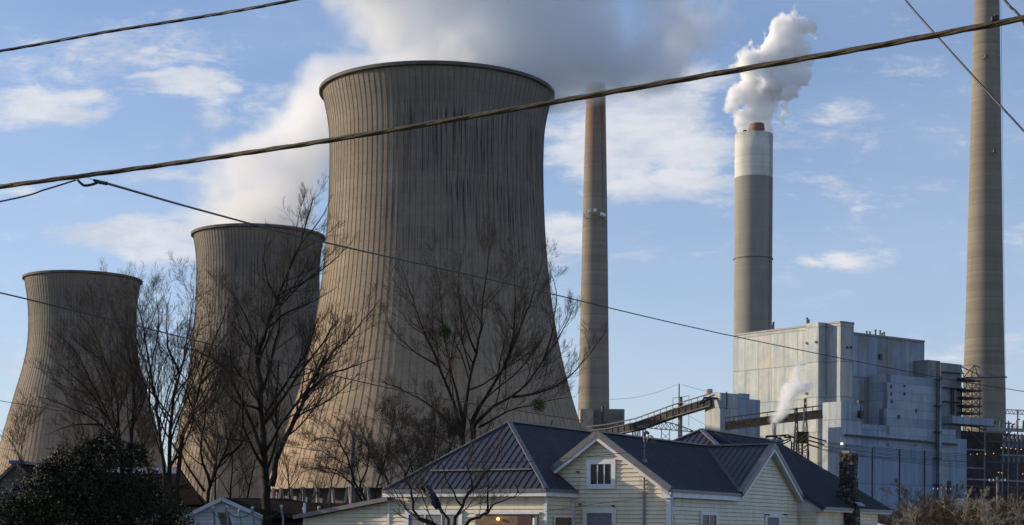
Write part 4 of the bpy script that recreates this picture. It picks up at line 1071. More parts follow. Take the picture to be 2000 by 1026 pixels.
# conduit and mast
mb = MB(); a_ = on(1260, 922, HC, E2) - E1 * .1; mb.tube([Vector((a_.x, a_.y, 0)), a_], .055, 8); mb.tube([a_ - UP * .05, a_ + UP * .15 + E1 * .02], .075, 8); mb.build('conduit', MGREYST, house)
mp = onplane(1258, 902, Bap, (E2 * pitch + UP).normalized())
ms = thing('service_mast', 'thin service mast with coiled wires standing on the metal roof', 'mast', mp)
tp = mp + UP * ((902 - 850) / F * mp.y)
mb = MB(); mb.tube([mp - UP * .02, tp], .035, 8); mb.build('pole', MGREYST, ms)
mb = MB(); mb.lathe(mp + UP * .0, [(.16, -.04), (.12, .1), (.04, .14)], 10); mb.build('flashing', MCAP, ms)
mb = MB(); mb.tube([tp + UP * -.02, tp + UP * .1 + E2 * .03, tp + UP * .13 + E2 * .14, tp + UP * .04 + E2 * .22], .07, 8); mb.build('weatherhead', MWIRE, ms)
mb = MB()
for k in range(4):
    rr = .2 + .05 * k; pts_ = [tp - UP * (.22 + .05 * k) + E2 * (.12 + rr * .6) + Vector((E2.x * math.cos(a) * rr * .55, E2.y * math.cos(a) * rr * .55, math.sin(a) * rr)) for a in [i * math.pi / 8 - 1.8 for i in range(15)]]
    mb.tube(pts_, .012, 5)
mb.tube([tp - UP * .35 - E2 * .15, tp - UP * .38 + E2 * .05], .03, 6); mb.tube([tp - UP * .62 - E2 * .12, tp - UP * .6 + E2 * .08], .03, 6)
mb.build('wire_coil', MWIRE, ms)
mb = MB(); a_ = on(1312, 962, HC, E1) + E2 * .09; mb.tube([a_ - UP * (.12 * k) + E1 * (.05 * math.sin(k * .7)) for k in range(26)], .012, 5); mb.build('hanging_cable', MWIRE, house)
mb = MB(); a_ = HC + E1 * .22 + E2 * .1; mb.tube([Vector((a_.x, a_.y, Bf.z - .3)), Vector((a_.x, a_.y, 0))], .045, 8); mb.build('downpipe', MTRIM, house)
for px_, py_ in ((1199, 988), (1130, 922), (1135, 985)):
    mb = MB(); a_ = on(px_, py_, HC, E2) - E1 * .1; mb.box(a_, E2 * .06, E1 * .05, UP * .035); mb.build('fixture', MSTEEL, house)
for px_ in (1492, 1526):
    mb = MB(); a_ = on(px_, 1006, HC, E1) + E2 * .12; mb.tube([a_, a_ + E2 * .12 + UP * .03, a_ + E2 * .2 - UP * .04], .035, 6); mb.build('floodlight', MWIRE, house)
bd = thing('bird', 'small dark bird sitting on the metal roof ridge left of the gable', 'bird', Aap + E1 * 4.4 + UP * .08)
mb = MB(); b_ = OFF[bd.name]; mb.tube([b_ + UP * .04 - E1 * .1, b_ + UP * .1 - E1 * .04, b_ + UP * .17 + E1 * .03, b_ + UP * .24 + E1 * .07, b_ + UP * .29 + E1 * .1, b_ + UP * .29 + E1 * .15], [.015, .05, .06, .045, .035, .008], 8); mb.build('body', MWIRE, bd, smooth=True)
mb = MB(); mb.tube([b_ + UP * .08 - E1 * .04, b_ + UP * .02 - E1 * .2], [.03, .015], 6); mb.build('tail', MWIRE, bd)
# stone chimney on wing E
mb = MB(); cb = on(1653, 1041, wE, E1); cb.z = 0; random.seed(7)
def stone_stack():
    segs = []; z = 0.0; ztop = EYE.z + ray(1652, 892).z * cb.y
    stone = MB()
    while z < ztop:
        h_ = random.uniform(.16, .26); t = z / ztop
        base_w = .50 if z < E1p.z else max(.355, .44 - .08 * (z - E1p.z))
        if z > E1p.z + .3 and z < E1p.z + .9: base_w = .46
        for (sx, sy) in ((E2, E1), (E1, E2), (-E2, E1), (-E1, E2)):
            k = -base_w
            while k < base_w - .02:
                wd = random.uniform(.18, .36); wd = min(wd, base_w - k)
                c_ = cb + E2 * .1 + sx * (base_w - .06 + random.uniform(-.02, .05)) + sy * (k + wd / 2) + UP * (z + h_ / 2)
                tw = random.uniform(-.07, .07); ux = (sy + sx * tw).normalized()
                stone.box(c_, ux * wd * .47, UP * h_ * random.uniform(.42, .5), sx * .12)
                k += wd
        stone.box(cb + E2 * .1 + UP * (z + h_ / 2), E2 * (base_w - .1), E1 * (base_w - .1), UP * h_ * .51)
        z += h_
    return stone, z
stone, zc = stone_stack()
ch = thing('stone_chimney', 'dark rough fieldstone chimney at the right end of the house', 'chimney', cb)
stone.build('stack', MSTONE, ch)
mb = MB()
for k in range(4):
    a = k * 1.57; mb.box(cb + E2 * (.1 + .2 * math.cos(a)) + E1 * .2 * math.sin(a) + UP * (zc + .05), E2 * .14, E1 * .13, UP * random.uniform(.05, .11))
mb.build('cap_stones', MCONC, ch)
mb = MB(); q_ = cb + E2 * .66; mb.prism([q_ + UP * (E1p.z + .35) - E1 * .6, q_ + UP * (E1p.z + .35) + E1 * .6, q_ + E2 * .25 + UP * (E1p.z + .15) + E1 * .6, q_ + E2 * .25 + UP * (E1p.z + .15) - E1 * .6], UP * .04)
mb.build('flashing', MGREYST, ch)

# ------------------------------------------------------------------ outbuildings at the left
YB = 118
def gable_hut(name, label, cat, pts_front, depth, wallm, roofm, ov=.3, laps=True, ridgem=None, d=None):
    """pts_front: left eave, apex, right eave (3D) of a frontal gable"""
    Lp, Ap, Rp = map(Vector, pts_front)
    dd = (Rp - Lp).xy.to_3d().normalized(); bk = Vector((-dd.y, dd.x, 0)) * depth
    root = thing(name, label, cat, (Ap.x, Ap.y, 0))
    w0 = Lp + dd * ov; w1 = Rp - dd * ov
    b0 = Vector((w0.x, w0.y, 0)); L = (w1 - w0).xy.length; sa = (Ap - w0).xy.length
    kl = (Ap.z - Lp.z) / (Ap - Lp).xy.length; kr = (Ap.z - Rp.z) / (Ap - Rp).xy.length
    poly = [(0, 0), (L, 0), (L, Rp.z + ov * kr - .12), (sa, Ap.z - .12), (0, Lp.z + ov * kl - .12)]
    nrm = Vector((dd.y, -dd.x, 0))
    siding('wall', b0 - nrm * .3, dd, poly, root, nrm, .2, wallm)
    mb_ = MB(); mb_.prism([b0 + bk, b0 - nrm * .5, b0 - nrm * .5 + UP * (Lp.z - .05), b0 + bk + UP * (Lp.z - .05)], dd * .12)
    e = b0 + dd * L; mb_.prism([e + bk, e - nrm * .5, e - nrm * .5 + UP * (Rp.z - .05), e + bk + UP * (Rp.z - .05)], -dd * .12); mb_.build('side_wall', wallm, root)
    for a_, b_ in ((Ap, Lp), (Ap, Rp)):
        m_ = MB(); n_ = (b_ - a_).cross(bk).normalized(); n_ = n_ if n_.z > 0 else -n_
        m_.prism([a_, b_, b_ + bk, a_ + bk], -n_ * .12); rr = m_.build('roof', roofm, root)
        m_ = MB(); m_.bar(a_ + nrm * .04 - UP * .08, b_ + nrm * .04 - UP * .08, .05, .2); m_.build('barge_board', MWHITEW if wallm is MWHITEW else MWOOD, root)
    if ridgem:
        m_ = MB(); m_.box(Ap + bk / 2 + UP * .02, bk / 2 * 1.02, dd * .4, UP * .1); m_.build('ridge_sheet', ridgem, root)
    return root
gable_hut('barn', 'grey weathered wooden barn gable with blue ridge sheet at the left edge', 'barn', [P(-62, 990, 112), P(30, 903, 112), P(128, 998, 112)], 10, MWOOD, MSHING, .3, ridgem=MBLUER)
bl, ba, br = P(300, 990, 104), P(352, 916, 104), P(408, 990, 104)
# the long barn: its ridge runs to the left
rb = thing('long_barn', 'dark steep roofed barn behind the ivy mound with a blue ridge sheet', 'barn', (ba.x, ba.y, 0))
Lb = P(210, 916, 107); 
mb = MB(); mb.prism([ba, P(396, 985, 101), P(170, 992, 103), Lb], (0, .1, -.15)); mb.build('roof', MSHING, rb)
mb = MB(); mb.prism([ba, P(402, 985, 109), P(170, 992, 113), Lb + Vector((0, .4, 0))], (0, .1, -.15)); mb.build('roof', MSHING, rb)
mb = MB(); mb.box((ba + Lb) / 2 + Vector((0, 0, -.1)), (ba - Lb) / 2, (0, .3, 0), (0, 0, .2)); mb.build('ridge_sheet', MBLUER, rb)
w_l, w_r = P(178, 1041, 103.5), P(394, 1041, 101.6)
mb = MB(); mb.prism([(w_l.x, w_l.y, 0), (w_r.x, w_r.y, 0), (P(394, 990, 101.6)), (P(178, 990, 103.5))], (0, .15, 0))
mb.prism([(P(394, 1041, 101.7).x, 101.7, 0), (P(398, 1041, 108).x, 108, 0), P(398, 990, 108), P(353, 922, 104.3), P(394, 990, 101.7)], (-.12, 0, 0)); mb.build('wall', MWOOD, rb)
gable_hut('shed', 'small white boarded shed with low gable behind the trampoline poles', 'shed', [P(361, 1007, 92), P(433, 972, 92), P(524, 1012, 92)], 5, MWHITEW, MSHING, .25)
g0 = P(445, 972, 99); g1 = P(640, 980, 96)
ga = thing('garage', 'long low garage with dark shingle roof between shed and house lean-to', 'garage', (g0.x, g0.y, 0))
mb = MB(); A_, B_, C_, D_, E_ = P(438, 972, 100), P(560, 974, 99.5), P(600, 981, 99), P(690, 984, 98), P(700, 1012, 94)
mb.prism([A_, B_, C_, D_, E_, P(500, 1012, 95)], (0, .1, -.12)); mb.build('roof', MSHING, ga)
mb = MB(); a_, b_ = P(510, 1013, 95.3), P(700, 1013, 94.4); mb.prism([(a_.x, a_.y, 0), (b_.x, b_.y, 0), b_, a_], (0, .15, 0))
mb.prism([(A_.x + .3, A_.y + 3, 0), (D_.x, D_.y + 3, 0), (D_.x, D_.y + 3, D_.z - .7), (A_.x + .3, A_.y + 3, A_.z - .7)], (0, .15, 0)); mb.build('wall', m_plain('brown_garage_board', (0.05, 0.043, 0.038), .95, spec=.1), ga)
# trampoline net poles
tp0 = P(500, 1041, 84)
tr = thing('trampoline', 'trampoline with curved net poles capped in pale green, before the shed', 'trampoline', (tp0.x, tp0.y, 0))
pl_ = [(416, 995, 82.5), (442, 994, 81), (468, 1000, 86), (493, 996, 83), (550, 993, 82), (594, 997, 84), (623, 995, 87)]
MFOAM = m_plain('black_foam', (0.02, 0.02, 0.022), .5); MGREEN = m_plain('green_pole', (0.10, 0.30, 0.06), .5); MCAPG = m_plain('pale_green_cap', (0.35, 0.42, 0.34), .5)
for i, (x, y, Yd) in enumerate(pl_):
    t = P(x, y, Yd); m_ = MB(); m_.tube([(t.x + .12, t.y, 0), (t.x + .1, t.y, 1.2), (t.x + .08, t.y, t.z - .5), (t.x, t.y, t.z - .15), (t.x - .02, t.y, t.z)], .05, 8)
    po = m_.build('pole', MGREEN if i == 2 else MGREYST, tr)
    m_ = MB(); m_.tube([t, t + UP * .06, t + UP * .13, t + UP * .17], [.05, .085, .08, .03], 8); m_.build('cap', MCAPG, po)
mb = MB()
o_ = [pl_[0], pl_[1], pl_[3], pl_[4], pl_[5], pl_[6]]
for a_, b_ in zip(o_, o_[1:]):
    p, q = P(a_[0], a_[1] + 3, a_[2]), P(b_[0], b_[1] + 3, b_[2]); mb.tube([p.lerp(q, k / 10) - UP * (.35 * 4 * (k / 10) * (1 - k / 10)) for k in range(11)], .022, 5)
mb.build('net_rope', MWIRE, tr)
mb = MB(); mb.quad(P(424, 1001, 82), P(447, 1003, 82), P(458, 1040, 82), P(436, 1040, 82)); mb.build('net_flap', m_plain('grey_netting', (0.10, 0.09, 0.075), .9, .3, 8), tr)
mb = MB()
c_ = P(520, 1041, 84.5)
mb.lathe((c_.x, c_.y, .85), [(2.6, 0), (2.6, .06), (0, .05)], 32); mb.build('mat', MFOAM, tr)
for k in range(6):
    mb = MB(); a = k * 1.047; mb.tube([(c_.x + 2.5 * math.cos(a), c_.y + 2.5 * math.sin(a), 0), (c_.x + 2.5 * math.cos(a), c_.y + 2.5 * math.sin(a), .88)], .03, 6); mb.build('leg', MGREYST, tr)
# utility pole behind
def upole(label, px, pyt, Y, r, arm=0, tilt=0):
    q = P(px, 1041, Y); t = P(px + tilt, pyt, Y)
    root = thing('utility_pole', label, 'utility pole', (q.x, q.y, 0), 'wooden utility poles')
    m_ = MB(); m_.tube([(q.x, q.y, 0), t], [r * 1.2, r * .85], 10); m_.build('pole', MPOLE, root, smooth=True)
    if arm:
        m_ = MB(); m_.bar(t - UP * .5 - Vector((arm, 0, 0)), t - UP * .5 + Vector((arm, 0, 0)), .12); m_.build('crossarm', MPOLE, root)
        for s in (-1, -.5, .5, 1):
            m_ = MB(); m_.tube([t - UP * .45 + Vector((arm * s, 0, 0)), t - UP * .22 + Vector((arm * s, 0, 0))], .06, 6); m_.build('insulator', MTRIM, root)
    return root
upole('grey wooden utility pole rising before the biggest tower, left of the house', 689, 840, 120, .17)
upole('thin pole at far right among the brush', 1951, 932, 190, .16, .9, -3)
upole('short pole with crossarm in the brush before the annex', 1840, 950, 230, .14, 1.2)

# ------------------------------------------------------------------ overhead cables
def cable(name, label, pts, r, m_=MWIRE, n=6, group=None, twist=0, cat='cable', N=60):
    """pts: list of (px,py,Y); smooth through them"""
    P3 = [P(*p) for p in pts]; out_ = []
    for i in range(len(P3) - 1):
        p0 = P3[i - 1] if i else P3[0] * 2 - P3[1]; p1, p2 = P3[i], P3[i + 1]; p3 = P3[i + 2] if i + 2 < len(P3) else P3[-1] * 2 - P3[-2]
        k_ = max(3, N // (len(P3) - 1))
        for k in range(k_):
            t = k / k_; out_.append(0.5 * ((2 * p1) + (p2 - p0) * t + (2*p0 - 5*p1 + 4*p2 - p3) * t*t + (3*p1 - p0 - 3*p2 + p3) * t**3))
    out_.append(P3[-1]); mb_ = MB()
    if twist:
        L = 0; acc = [0]
        for a_, b_ in zip(out_, out_[1:]): L += (b_ - a_).length; acc.append(L)
        dense = []; 
        for a_, b_, l0 in zip(out_, out_[1:], acc):
            kk = max(1, int((b_ - a_).length / (twist / 8)))
            for k in range(kk): dense.append((a_.lerp(b_, k / kk), l0 + (b_ - a_).length * k / kk, (b_ - a_).normalized()))
        for st in range(3):
            ps = []
            for p, l, t in dense:
                a = 2 * math.pi * (l / twist + st / 3); s1 = t.cross(UP).normalized(); s2 = s1.cross(t)
                ps.append(p + (s1 * math.cos(a) + s2 * math.sin(a)) * r * .40)
            mb_.tube(ps, r * .66, 6)
    else: mb_.tube(out_, r, n)
    o = mb_.build(name, m_, None, P3[0], smooth=True); tag(o, label, cat, group); return o
cable('overhead_cable', 'thick bronze stranded cable crossing the whole picture from left to upper right', [(-500, 432, 16), (0, 365, 14.5), (300, 325, 14), (640, 275, 13.2), (1000, 214, 12.5), (1400, 144, 11.8), (1700, 92, 11.2), (2000, 36, 10.6), (2500, -60, 9.8)], .0205, MBRONZE, twist=1.1)
cable('overhead_cable', 'black twisted cable in the top left corner', [(-400, 165, 16), (0, 100, 15.5), (200, 64, 15), (400, 32, 14.5), (575, 0, 14), (900, -70, 13.5)], .0135, MWIRE, twist=.7)
cable('overhead_wire', 'thin wire rising from the left edge to the clamp on the bronze cable', [(-400, 470, 14.5), (0, 394, 14.2), (90, 370, 14.1), (148, 352, 14.1)], .007)
cable('service_drop_wire', 'black service wire falling from the cable clamp to the lower right across the towers', [(150, 350, 14.05), (163, 362, 14.05), (178, 361, 14.05), (192, 357, 14.06), (207, 358, 14.1), (400, 413, 18), (640, 475, 22), (1000, 556, 29), (1400, 650, 37), (1800, 731, 46), (2000, 765, 50), (2500, 840, 62)], .0115)
bpy.data.objects[-1] if False else None
cable('overhead_wire', 'thin wire from the left edge across the left tower into the trees', [(-400, 480, 20), (0, 572, 24), (240, 630, 28), (480, 690, 33), (700, 745, 38), (900, 785, 43), (1140, 822, 49)], .0125)
cable('overhead_wire', 'low faint wire from the left edge to the house gable', [(-300, 730, 50), (0, 783, 55), (300, 832, 60), (560, 872, 64), (760, 893, 68), (1000, 903, 72), (1230, 884, 74.4)], .012)
cable('overhead_wire', 'black wire cutting the top right corner down across the widest chimney', [(1700, -90, 14), (1768, 0, 13.5), (1860, 104, 13), (1955, 208, 12.6), (2000, 257, 12.2), (2200, 480, 11)], .0085)
cable('overhead_wire', 'short piece of black wire in the extreme top right corner', [(1900, -90, 12), (1962, 0, 11.5), (1985, 24, 11.4), (2000, 46, 11.2), (2080, 180, 11)], .0095)
cable('house_wire', 'thin wire sagging along the cream gable wall', [(1060, 1000, 73.6), (1160, 985, 74), (1240, 975, 74.3), (1262, 970, 74.4)], .009)
def clamp(label, px, py, Y, s):
    q = P(px, py, Y); root = thing('cable_clamp', label, 'clamp', q, 'clamps on the thick cable')
    m_ = MB(); m_.box(q, (s, 0, s * .15), (0, s * .7, 0), (0, 0, s * .6)); m_.build('body', MSTEEL, root)
    m_ = MB(); m_.tube([q + Vector((0, 0, 0)), q + Vector((s * .2, 0, s * 1.2))], s * .3, 6); m_.tube([q + Vector((s * .7, 0, 0)), q + Vector((s * .8, 0, s * .9))], s * .25, 6); m_.build('bolt', MRUST, root)
clamp('dark wire clamp on the thick cable above the drop wire', 158, 344, 14.25, .018)
clamp('rusty clamp on the thick cable in front of the widest chimney', 1943, 36, 10.7, .022)
mb = MB(); mb.tube([P(191, 355.5, 14.1), P(210, 359, 14.1)], .017, 8); tag(mb.build('wire_splice', MWIRE, None, P(200, 357, 14.1)), 'dark blue sleeve splice where the service wire starts', 'splice')
mb = MB(); mb.tube([P(170, 347, 14.15), P(191, 355.5, 14.1)], .003, 5); tag(mb.build('support_wire', MGREYST, None, P(180, 350, 14.1)), 'fine grey tie from the thick cable to the sleeve splice', 'wire')

# ------------------------------------------------------------------ trees
def rnd_dir(t, ang, rng):
    ax = t.orthogonal(); ax.rotate(Matrix.Rotation(rng.uniform(0, 2 * math.pi), 3, t)); v = t.copy(); v.rotate(Matrix.Rotation(ang, 3, ax)); return v.normalized()
class Tree:
    def __init__(s, seed, minr=.010, up=.12, levels=4, dens=1.0, wig=.115):
        s.rng = random.Random(seed); s.big = MB(); s.fine = MB(); s.minr = minr; s.up = up; s.levels = levels; s.dens = dens; s.wig = wig; s.n = 0
    def branch(s, p, d, L, r, lvl):
        rng = s.rng; seg = 6 if lvl <= 2 else 4 if lvl == 3 else 3
        pts = [p.copy()]; rads = [r]; q = p.copy(); dd = d.copy(); re = max(s.minr * .6, r * .35)
        tw = Vector((rng.gauss(0, 1), rng.gauss(0, 1), rng.gauss(0, .6))) * s.wig * .6
        for i in range(seg):
            dd = (dd + Vector((rng.gauss(0, s.wig), rng.gauss(0, s.wig), rng.gauss(0, s.wig))) + tw / seg + UP * s.up * (1.2 if lvl < 4 else .8)).normalized()
            q = q + dd * L / seg; pts.append(q); rads.append(r + (re - r) * (i + 1) / seg)
        (s.big if r > .05 else s.fine).tube(pts, rads, 6 if r > .06 else 4 if r > .025 else 3, cap=False)
        s.kids(pts, rads, L, lvl)
    def kids(s, pts, rads, L, lvl):
        s.n += 1
        if lvl >= s.levels: return
        rng = s.rng
        cnt = (L / .55 if lvl == 0 else {1: 10, 2: 8, 3: 6, 4: 3}[lvl]) * s.dens
        cnt = int(cnt + rng.random())
        m = len(pts) - 1
        for i in range(cnt):
            t = (.26 if lvl else .18) + (.74 if lvl else .82) * (i + rng.random() * .8) / cnt; t = min(t, .995)
            k = min(int(t * m), m - 1); f = t * m - k
            p = pts[k].lerp(pts[k + 1], f); r0 = rads[k] + (rads[k + 1] - rads[k]) * f
            tg = (pts[k + 1] - pts[k]).normalized()
            d = rnd_dir(tg, R(rng.uniform(24, 58)), rng)
            if d.z < -.15 and lvl < 3: d.z *= -.5; d.normalize()
            L2 = min(L, 11.0) * rng.uniform(.36, .64) * (1.22 - .86 * t) / (1 if lvl else .95)
            if L2 < .18: continue
            s.branch(p, d, L2, max(s.minr, min(r0 * .55, L2 * .0145)), lvl + 1)
    def limb(s, pts, r0, r1, lvl=0):
        """guided limb given as 3D points"""
        out_ = []; rr = []
        n = len(pts)
        for i in range(n - 1):
            p0 = pts[i - 1] if i else pts[0] * 2 - pts[1]; p1, p2 = pts[i], pts[i + 1]; p3 = pts[i + 2] if i + 2 < n else pts[-1] * 2 - pts[-2]
            for k in range(3):
                t = k / 3; q = 0.5 * ((2*p1) + (p2-p0)*t + (2*p0-5*p1+4*p2-p3)*t*t + (3*p1-p0-3*p2+p3)*t**3)
                out_.append(q + Vector((s.rng.gauss(0, 1), s.rng.gauss(0, 1), s.rng.gauss(0, 1))) * .03 if out_ else q); rr.append(r0 + (r1 - r0) * ((i + t) / (n - 1)) ** .62)
        out_.append(pts[-1]); rr.append(r1)
        L = sum((b_ - a_).length for a_, b_ in zip(out_, out_[1:]))
        s.big.tube(out_, rr, 8, cap=True)
        s.kids(out_, rr, L * .75, lvl)
def guided_tree(label, base, Y, limbs, seed, spread=2.0, group='bare trees', name='bare_tree', mb1=MBARK, mb2=MTWIG, **kw):
    T = Tree(seed, **kw); rng = random.Random(seed + 99)
    b = P(base[0], 1041, Y); b.z = 0
    root = thing(name, label, 'tree', b, group)
    for (r0, r1, pp) in limbs:
        r0 *= .66; r1 *= .55; zo = rng.uniform(-spread, spread); n = len(pp); P3 = []
        for i, (x, y) in enumerate(pp): P3.append(P(x, y, Y + zo * (i / max(1, n - 1)) ** 1.3))
        T.limb(P3, r0, r1)
    T.big.build('trunk', mb1, root, smooth=True)
    T.fine.build('branches', mb2, root, smooth=True)
    return root
GND = 1080
guided_tree('tall bare tree with a thick dark trunk and long right-leaning limb before the middle tower', (521, GND), 92, [
    (.50, .05, [(522, 1085), (521, 1000), (518, 930), (513, 850), (508, 775), (505, 700), (520, 640), (541, 585), (565, 525), (590, 465), (612, 385)]),
    (.30, .03, [(530, 950), (548, 880), (580, 810), (606, 750), (640, 700), (690, 650), (742, 585)]),
    (.17, .02, [(596, 770), (640, 735), (690, 715), (745, 700)]),
    (.24, .03, [(515, 890), (492, 830), (465, 770), (440, 722), (395, 690), (345, 678)]),
    (.16, .02, [(509, 790), (485, 730), (490, 660), (470, 600), (440, 560)]),
    (.14, .02, [(522, 640), (560, 610), (610, 590), (660, 560)]),
    (.13, .02, [(545, 575), (600, 545), (650, 510), (690, 470)]),
    (.12, .02, [(541, 585), (520, 540), (515, 490), (525, 450)]),
    (.12, .02, [(565, 525), (585, 480), (625, 430), (645, 390)]),
    (.14, .02, [(508, 800), (470, 780), (450, 700), (455, 640)]),
    (.12, .10, [(505, 705), (499, 685), (500, 665)])], 11, dens=.95, minr=.006)
guided_tree('multi-stemmed bare tree in the gap between left and middle towers', (330, GND), 95, [
    (.26, .03, [(325, 1085), (322, 960), (314, 860), (304, 780), (290, 700), (275, 620), (262, 575)]),
    (.28, .03, [(335, 1085), (330, 900), (335, 810), (350, 730), (368, 650), (378, 560)]),
    (.26, .03, [(340, 1085), (352, 880), (378, 800), (398, 720), (425, 650), (450, 580)]),
    (.16, .02, [(316, 880), (292, 800), (296, 720), (310, 640), (305, 580)]),
    (.15, .02, [(390, 750), (420, 720), (460, 700), (490, 660)]),
    (.13, .02, [(350, 730), (330, 680), (325, 620), (335, 570)]),
    (.12, .02, [(378, 800), (360, 760), (340, 740)])], 23, dens=.82, minr=.006)
guided_tree('dense dark bare tree spreading before the left tower above the ivy mound', (245, GND), 98, [
    (.24, .03, [(243, 1085), (236, 880), (205, 810), (160, 750), (105, 705)]),
    (.22, .03, [(245, 1085), (232, 860), (226, 770), (200, 690), (172, 628)]),
    (.22, .03, [(250, 1085), (258, 860), (262, 760), (245, 670), (212, 590)]),
    (.15, .02, [(240, 880), (185, 820), (120, 790), (70, 775)]),
    (.15, .02, [(235, 860), (190, 770), (150, 690), (120, 660)]),
    (.13, .02, [(255, 840), (285, 770), (290, 700), (270, 640)]),
    (.12, .02, [(200, 830), (140, 830), (90, 850)])], 37, dens=.92, minr=.006)
guided_tree('brown bare tree at the foot of the middle tower', (405, GND), 101, [
    (.26, .03, [(395, 1085), (408, 960), (440, 880), (468, 800), (480, 740)]),
    (.18, .02, [(412, 950), (392, 880), (402, 800), (385, 740)]),
    (.16, .02, [(430, 900), (470, 870), (500, 830), (540, 800)]),
    (.14, .02, [(400, 960), (360, 900), (350, 850), (330, 800)])], 41, dens=1.0, minr=.006)
guided_tree('wide spreading bare tree in front of the biggest tower, behind the house', (906, GND), 108, [
    (.42, .30, [(908, 1085), (906, 960), (904, 880), (903, 840)]),
    (.32, .24, [(930, 1085), (926, 940), (924, 860), (920, 820)]),
    (.24, .03, [(903, 850), (884, 785), (856, 715), (828, 650), (806, 585), (784, 520)]),
    (.26, .03, [(904, 840), (912, 765), (930, 690), (941, 610), (950, 530), (962, 470)]),
    (.26, .03, [(920, 830), (948, 775), (985, 715), (1012, 650), (1040, 580), (1060, 505)]),
    (.20, .02, [(904, 820), (884, 735), (868, 660), (860, 580), (848, 500)]),
    (.22, .03, [(922, 835), (965, 795), (1015, 762), (1062, 705), (1100, 645), (1124, 590)]),
    (.17, .02, [(1000, 775), (1050, 768), (1105, 742), (1150, 692), (1186, 645)]),
    (.18, .02, [(903, 855), (850, 800), (795, 765), (742, 745)]),
    (.15, .02, [(935, 835), (990, 805), (1060, 785), (1125, 775)]),
    (.15, .02, [(985, 720), (1002, 650), (1006, 560), (1000, 480)]),
    (.13, .02, [(856, 715), (815, 690), (770, 650), (745, 600)]),
    (.12, .02, [(930, 690), (905, 620), (895, 550), (905, 490)]),
    (.13, .02, [(1062, 705), (1080, 640), (1085, 570), (1075, 530)])], 53, dens=.92, minr=.006)
guided_tree('small crooked bare tree close in front of the house wall, holding a torn dark banner', (885, GND), 56, [
    (.13, .02, [(900, 1090), (872, 1040), (845, 1025), (812, 1006), (803, 967), (792, 930), (785, 912), (762, 886), (752, 866)]),
    (.12, .02, [(890, 1085), (879, 1030), (861, 993), (836, 971), (824, 950), (822, 915)]),
    (.13, .02, [(888, 1085), (886, 1028), (903, 990), (922, 955), (947, 927), (969, 892), (990, 842)]),
    (.12, .02, [(892, 1085), (910, 1026), (935, 1012), (952, 1000), (965, 987), (997, 974), (1012, 960)]),
    (.07, .015, [(952, 1000), (951, 966), (955, 940), (948, 915)]),
    (.07, .015, [(791, 930), (801, 905), (805, 880), (800, 842)]),
    (.06, .015, [(845, 1025), (810, 1012), (775, 965), (760, 950)]),
    (.06, .015, [(903, 990), (880, 950), (860, 900), (850, 850)]),
    (.06, .015, [(922, 955), (915, 910), (925, 860), (920, 830)]),
    (.05, .012, [(1012, 962), (1000, 940), (985, 930)])], 67, spread=1.2, minr=.005, dens=1.1, up=.09)
guided_tree('arching shrubby bare tree at the left end of the house', (705, GND), 86, [
    (.14, .02, [(722, 1085), (715, 985), (692, 940), (676, 892), (660, 862), (630, 856), (600, 872), (592, 890)]),
    (.10, .02, [(712, 985), (676, 935), (650, 918), (612, 915), (582, 926)]),
    (.10, .02, [(640, 1060), (646, 960), (660, 905), (680, 858)]),
    (.10, .02, [(725, 1060), (735, 960), (755, 890), (768, 830), (775, 790)]),
    (.08, .02, [(700, 960), (720, 900), (710, 850), (690, 810)])], 71, dens=1.2, spread=1.5, minr=.007, up=.02)
guided_tree('twiggy bare tree behind the left hip of the house roof', (815, GND), 99, [
    (.14, .02, [(815, 1085), (812, 960), (800, 900), (780, 850), (765, 800)]),
    (.14, .02, [(830, 1085), (832, 960), (845, 900), (850, 850), (846, 790)]),
    (.12, .02, [(800, 1085), (780, 980), (750, 930), (725, 890), (715, 860)]),
    (.10, .02, [(840, 960), (870, 900), (885, 860), (890, 830)])], 83, dens=1.25, spread=1.5, minr=.007)
guided_tree('bare sapling before the left tower between barn and ivy mound', (40, GND), 110, [
    (.07, .015, [(43, 1085), (42, 900), (46, 860), (60, 800)]), (.06, .015, [(42, 905), (20, 860), (0, 840)]), (.05, .012, [(43, 900), (30, 880), (-10, 875)])], 91, spread=1, minr=.008, dens=.8)
for lab_, bx_, lim_, sd_ in (('slim bare tree just left of the tall thick-trunked tree', 455, [(455, 1085), (450, 980), (455, 900), (440, 840), (430, 790)], 97),
                            ('slim bare tree just behind the thick trunk, above the shed roof', 480, [(480, 1085), (482, 980), (500, 900), (520, 850), (530, 800)], 98),
                            ('slim bare tree behind the ivy mound left of the multi-stemmed tree', 300, [(300, 1085), (300, 960), (280, 880), (290, 800)], 99),
                            ('slim bare tree right of the thick trunk before the biggest tower base', 570, [(570, 1085), (566, 980), (560, 920), (548, 860)], 100)):
    guided_tree(lab_, (bx_, GND), 104, [(.16, .02, lim_)], sd_, spread=2, minr=.007)
for lab_, bx_, lims_, sd_ in (('dim bare tree behind the ivy mound top in front of the left tower', 175, [[(175, 1085), (172, 960), (165, 860), (150, 790), (140, 740)], [(172, 900), (200, 840), (215, 780), (222, 720)]], 111),
                             ('dim bare tree between the multi-stemmed and tall trees', 420, [[(425, 1085), (420, 940), (425, 850), (415, 780), (425, 720)], [(422, 900), (395, 850), (372, 800), (360, 760)]], 112)):
    guided_tree(lab_, (bx_, GND), 112, [(.16, .02, l_) for l_ in lims_], sd_, spread=2, minr=.007)
